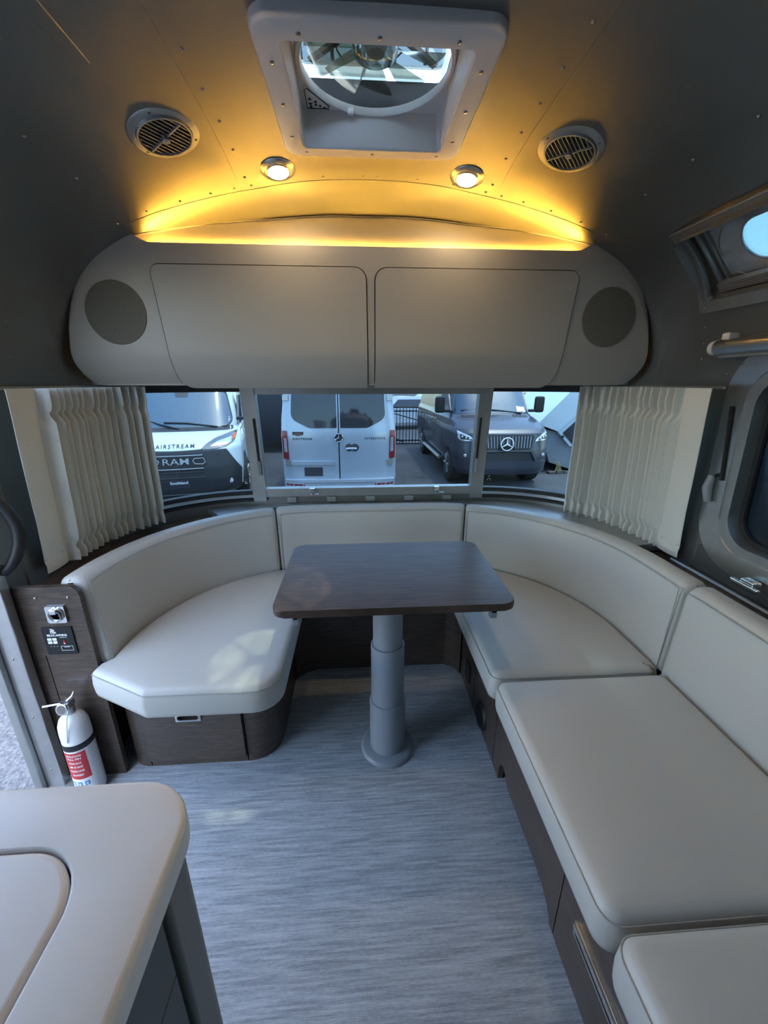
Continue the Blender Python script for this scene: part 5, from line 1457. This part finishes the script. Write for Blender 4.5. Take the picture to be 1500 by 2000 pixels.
# --- tilted white camper lid on a grey trailer at the right
cl = thing('folding_camper', 'white tilted camper roof with a dark triangular window on a grey trailer', 'camper', (5.6, 10.2, GZ))
M['bark0'] = mat('weathered_timber', (.10, .085, .07), .9, 0, noise=(8, .3))
Yc, ZC = 9.2, GZ
mb = MB(); mb.prism([(4.60, ZC+.24), (5.3, ZC+.02), (7.4, ZC+.02), (7.4, ZC+.95), (4.70, ZC+.95), (4.25, ZC+1.10)], Yc+.12, Yc+2.2, .01, axis='y'); build('lower_body', mb, M['conc'], cl)
mb = MB(); mb.prism([(4.15, ZC+1.17), (4.67, ZC+.99), (7.2, ZC+3.35), (6.6, ZC+3.75)], Yc, Yc+2.3, .015, axis='y'); build('roof_slab', mb, M['whitep'], cl)
mb = MB(); mb.prism([(4.67, ZC+.985), (5.015, ZC+.637), (7.4, ZC+.637), (7.4, ZC+3.3), (7.15, ZC+3.28)], Yc+.03, Yc+2.2, .01, axis='y'); build('side_wall', mb, M['whitep'], cl)
mb = MB(); mb.prism([(4.79, ZC+.957), (5.076, ZC+.679), (5.061, ZC+1.226)], Yc+.012, Yc+.034, axis='y'); build('window', mb, M['vglass_rear'], cl)
mb = MB(); mb.box(4.77, 4.83, Yc+.008, Yc+.03, ZC+.84, ZC+.90, .005); build('latch', mb, M['black'], cl)
mb = MB(); mb.box(5.12, 5.16, Yc+.09, Yc+.13, ZC+.44, ZC+.56, .005); build('marker_lamp', mb, M['paper'], cl)
mb = MB(); mb.box(4.32, 4.58, Yc+.3, Yc+.7, ZC, ZC+.78, .02); build('utility_box', mb, M['cabpost'], cl)
mb = MB(); mb.box(4.40, 4.50, Yc+.29, Yc+.31, ZC+.60, ZC+.72, .005); build('gauge_panel', mb, M['black'], cl)
mb = MB()
for k in range(8):
    x = 4.52+.20*k; mb.box(x, x+.17, Yc-.12+.02*(k % 3), Yc+.04, ZC, ZC+.06+.02*(k % 2), .01)
build('kerb_timber', mb, M['bark0'], cl)
mb = MB()
for k in range(9):
    a = random.uniform(0, 6.28); mb.tube([(4.68+.02*k, Yc-.05, ZC+.04), (4.68+.02*k+.06*math.cos(a), Yc-.05+.03*math.sin(a), ZC+.25), (4.68+.02*k+.12*math.cos(a), Yc-.05+.06*math.sin(a), ZC+.30)], [.008, .007, .001], 4)
M['drygrass'] = mat('dry_grass', (.35, .30, .14), .9, 0, noise=(20, .2))
build('weed', mb, M['drygrass'], cl)

# --- generic parked cars in the distance
def car(label, x, y, rz, paint, group='cars parked across the lot', suv=False):
    root = thing('parked_car', label, 'car', (0, 0, GZ), group)
    hgt = 1.72 if suv else 1.45; wl = .92 if suv else .88
    body = [(-2.25, .32), (2.2, .32), (2.28, .60), (2.2, .86), (1.2, .96), (-1.7, .98), (-2.25, .90), (-2.32, .6)]
    def sec(px_, w): return [(px_[0], w, px_[1])]
    mb = MB()
    rs = []
    for w in (-wl, -wl+.06, -.4, .4, wl-.06, wl):
        k = .96 if abs(w) == wl else 1
        rs.append([(p[0]*k, w, GZ+p[1] if k == 1 else GZ+.33+(p[1]-.33)*.97) for p in body])
    mb.rings(rs); build('body', mb, paint, root)
    top = [(-1.75 if suv else -1.45, .95), (1.15, .93), (.45, hgt-.03), (-.3, hgt), (-1.25 if suv else -.75, hgt-.04)]
    mb = MB(); rs = []
    for w, k in ((-wl+.05, 0), (-wl+.22, 1), (wl-.22, 1), (wl-.05, 0)): rs.append([(p[0], w if p[1] < 1 or k else w, GZ+(p[1] if k else min(p[1], .95))) for p in top])
    mb.rings(rs); build('cabin', mb, paint, root)
    for s in (-1, 1):
        w0 = [(-1.3 if suv else -1.0, 1.0), (.95, 1.0), (.40, hgt-.12), (-1.1 if suv else -.65, hgt-.12)]
        mb = MB(); mb.rings([[(p[0], s*(wl-.045-.17*(p[1]-.95)/(hgt-.95)+e), GZ+p[1]) for p in w0] for e in (.0, .012)]); build('side_window', mb, M['vglass_rear'], root)
        for xx in (-1.4, 1.4):
            mb = MB(); r = .34
            mb.lathe([(r*.6, -.11), (r*.95, -.11), (r, -.08), (r, .08), (r*.95, .11), (r*.6, .11)], (xx, s*(wl-.08), GZ+r), 20, (0, 1, 0)); tw = build('wheel', mb, M['tyre'], root)
            mb = MB(); mb.lathe([(r*.6, 0), (r*.5, -.01), (.0001, .004)], (xx, s*(wl+.02), GZ+r), 16, (0, s, 0)); build('rim', mb, M['alu_frame'], tw)
    mb = MB(); mb.rings([[(1.12-.62*t_+e, w, GZ+.98+(hgt-1.06)*t_) for w, t_ in ((-.7, 0), (.7, 0), (.6, 1), (-.6, 1))] for e in (.03, .05)]); build('windscreen', mb, M['vglass'], root)
    mb = MB()
    for s in (-1, 1): mb.box(2.18, 2.27, s*.62-.18, s*.62+.18, GZ+.68, GZ+.80, .01)
    build('headlamp', mb, M['lampglass'], root)
    root.location = (x, y, GZ); root.rotation_euler.z = rz
    return root
car('white car parked beyond the picket gate', 2.3, 19.5, R(12), M['whitep'])
car('silver car parked beyond the picket gate, nearest the trees', 4.6, 25.0, R(5), M['silver'])
car('dark car parked behind the charcoal van mirror', 9.2, 17.5, R(-20), M['darkp'], suv=True)
car('dark grey car parked on the far side of the white camper roof', 14.0, 21.0, R(-10), M['charcoal'], suv=True)
car('silver car parked far beyond the white camper roof', 16.5, 28.0, R(0), M['silver'])
car('red car parked outside the entrance door', -4.9, 3.15, R(-60), M['redp'], suv=True)
car('dark car parked outside the tinted side window', 7.0, 1.6, R(95), M['darkp'], suv=True)
pp = build('lamp_post', MB().tube([(5.6, 13.2, GZ), (5.6, 13.2, 3.5)], .07, 10), M['black']); pp['label'] = 'black post behind the charcoal van'; pp['category'] = 'post'

# --- trees
M['leaf'] = mat('tree_leaf', (.045, .085, .03), .6, 0, noise=(1.5, .5), col2=(.02, .04, .018))
M['bark'] = mat('tree_bark', (.07, .05, .035), .9, 0, noise=(6, .3))
def tree(label, x, y, h, r, seed, n=2600, low=.25):
    rnd = random.Random(seed)
    root = thing('tree', label, 'tree', (x, y, GZ), 'trees around the lot')
    mb = MB(); mb.tube([(x, y, GZ), (x+.1, y, GZ+h*.4), (x, y+.1, GZ+h*.8)], [.2, .14, .05], 8)
    for k in range(5):
        a = rnd.uniform(0, 6.28); z = GZ+h*rnd.uniform(.35, .65); mb.tube([(x, y, z), (x+r*.5*math.cos(a), y+r*.5*math.sin(a), z+h*.15)], [.08, .03], 6)
    build('trunk', mb, M['bark'], root)
    vs_, fs_ = [], []
    blobs = [(x+rnd.uniform(-.6, .6)*r, y+rnd.uniform(-.6, .6)*r, GZ+h*rnd.uniform(low+.1, .9), r*rnd.uniform(.4, .65)) for _ in range(14)]
    for k in range(n):
        bx, by, bz, br = blobs[k % 14]
        d = Vector((rnd.gauss(0, 1), rnd.gauss(0, 1), rnd.gauss(0, 1))).normalized()*br*rnd.uniform(.6, 1.05)
        p = Vector((bx, by, bz))+d; s = rnd.uniform(.09, .18)
        a = Vector((rnd.gauss(0, 1), rnd.gauss(0, 1), rnd.gauss(0, 1))).normalized(); b = a.cross(Vector((rnd.gauss(0, 1), rnd.gauss(0, 1), 1))).normalized()
        i = len(vs_); vs_ += [p-a*s, p+b*s*.5, p+a*s, p-b*s*.5]; fs_.append((i, i+1, i+2, i+3))
    mb = MB(); mb.poly(vs_, fs_); build('foliage', mb, M['leaf'], root, kind='stuff')
    return root
tree('dense green tree beyond the cargo trailer', -4.2, 23.0, 6.5, 2.8, 1, low=.0)
tree('tall green tree behind the white camper van', -9.0, 17.5, 7.5, 3.2, 2, low=.0)
tree('green tree beyond the parked cars and picket gate', 1.5, 40.0, 8.5, 3.5, 3, low=.05)
tree('green tree standing past the dark car by the side window', 9.8, 5.0, 7.5, 3.0, 4, low=.05)
tree('broad unseen tree added to keep the sun off the upper oval window', 3.9, .5, 8.8, 2.1, 9, n=9500, low=.50)  # out of view, added to block the sun stripe through the vista window
tree('second green tree past the dark car by the side window', 9.5, -4.5, 7, 3.0, 5, low=.05)
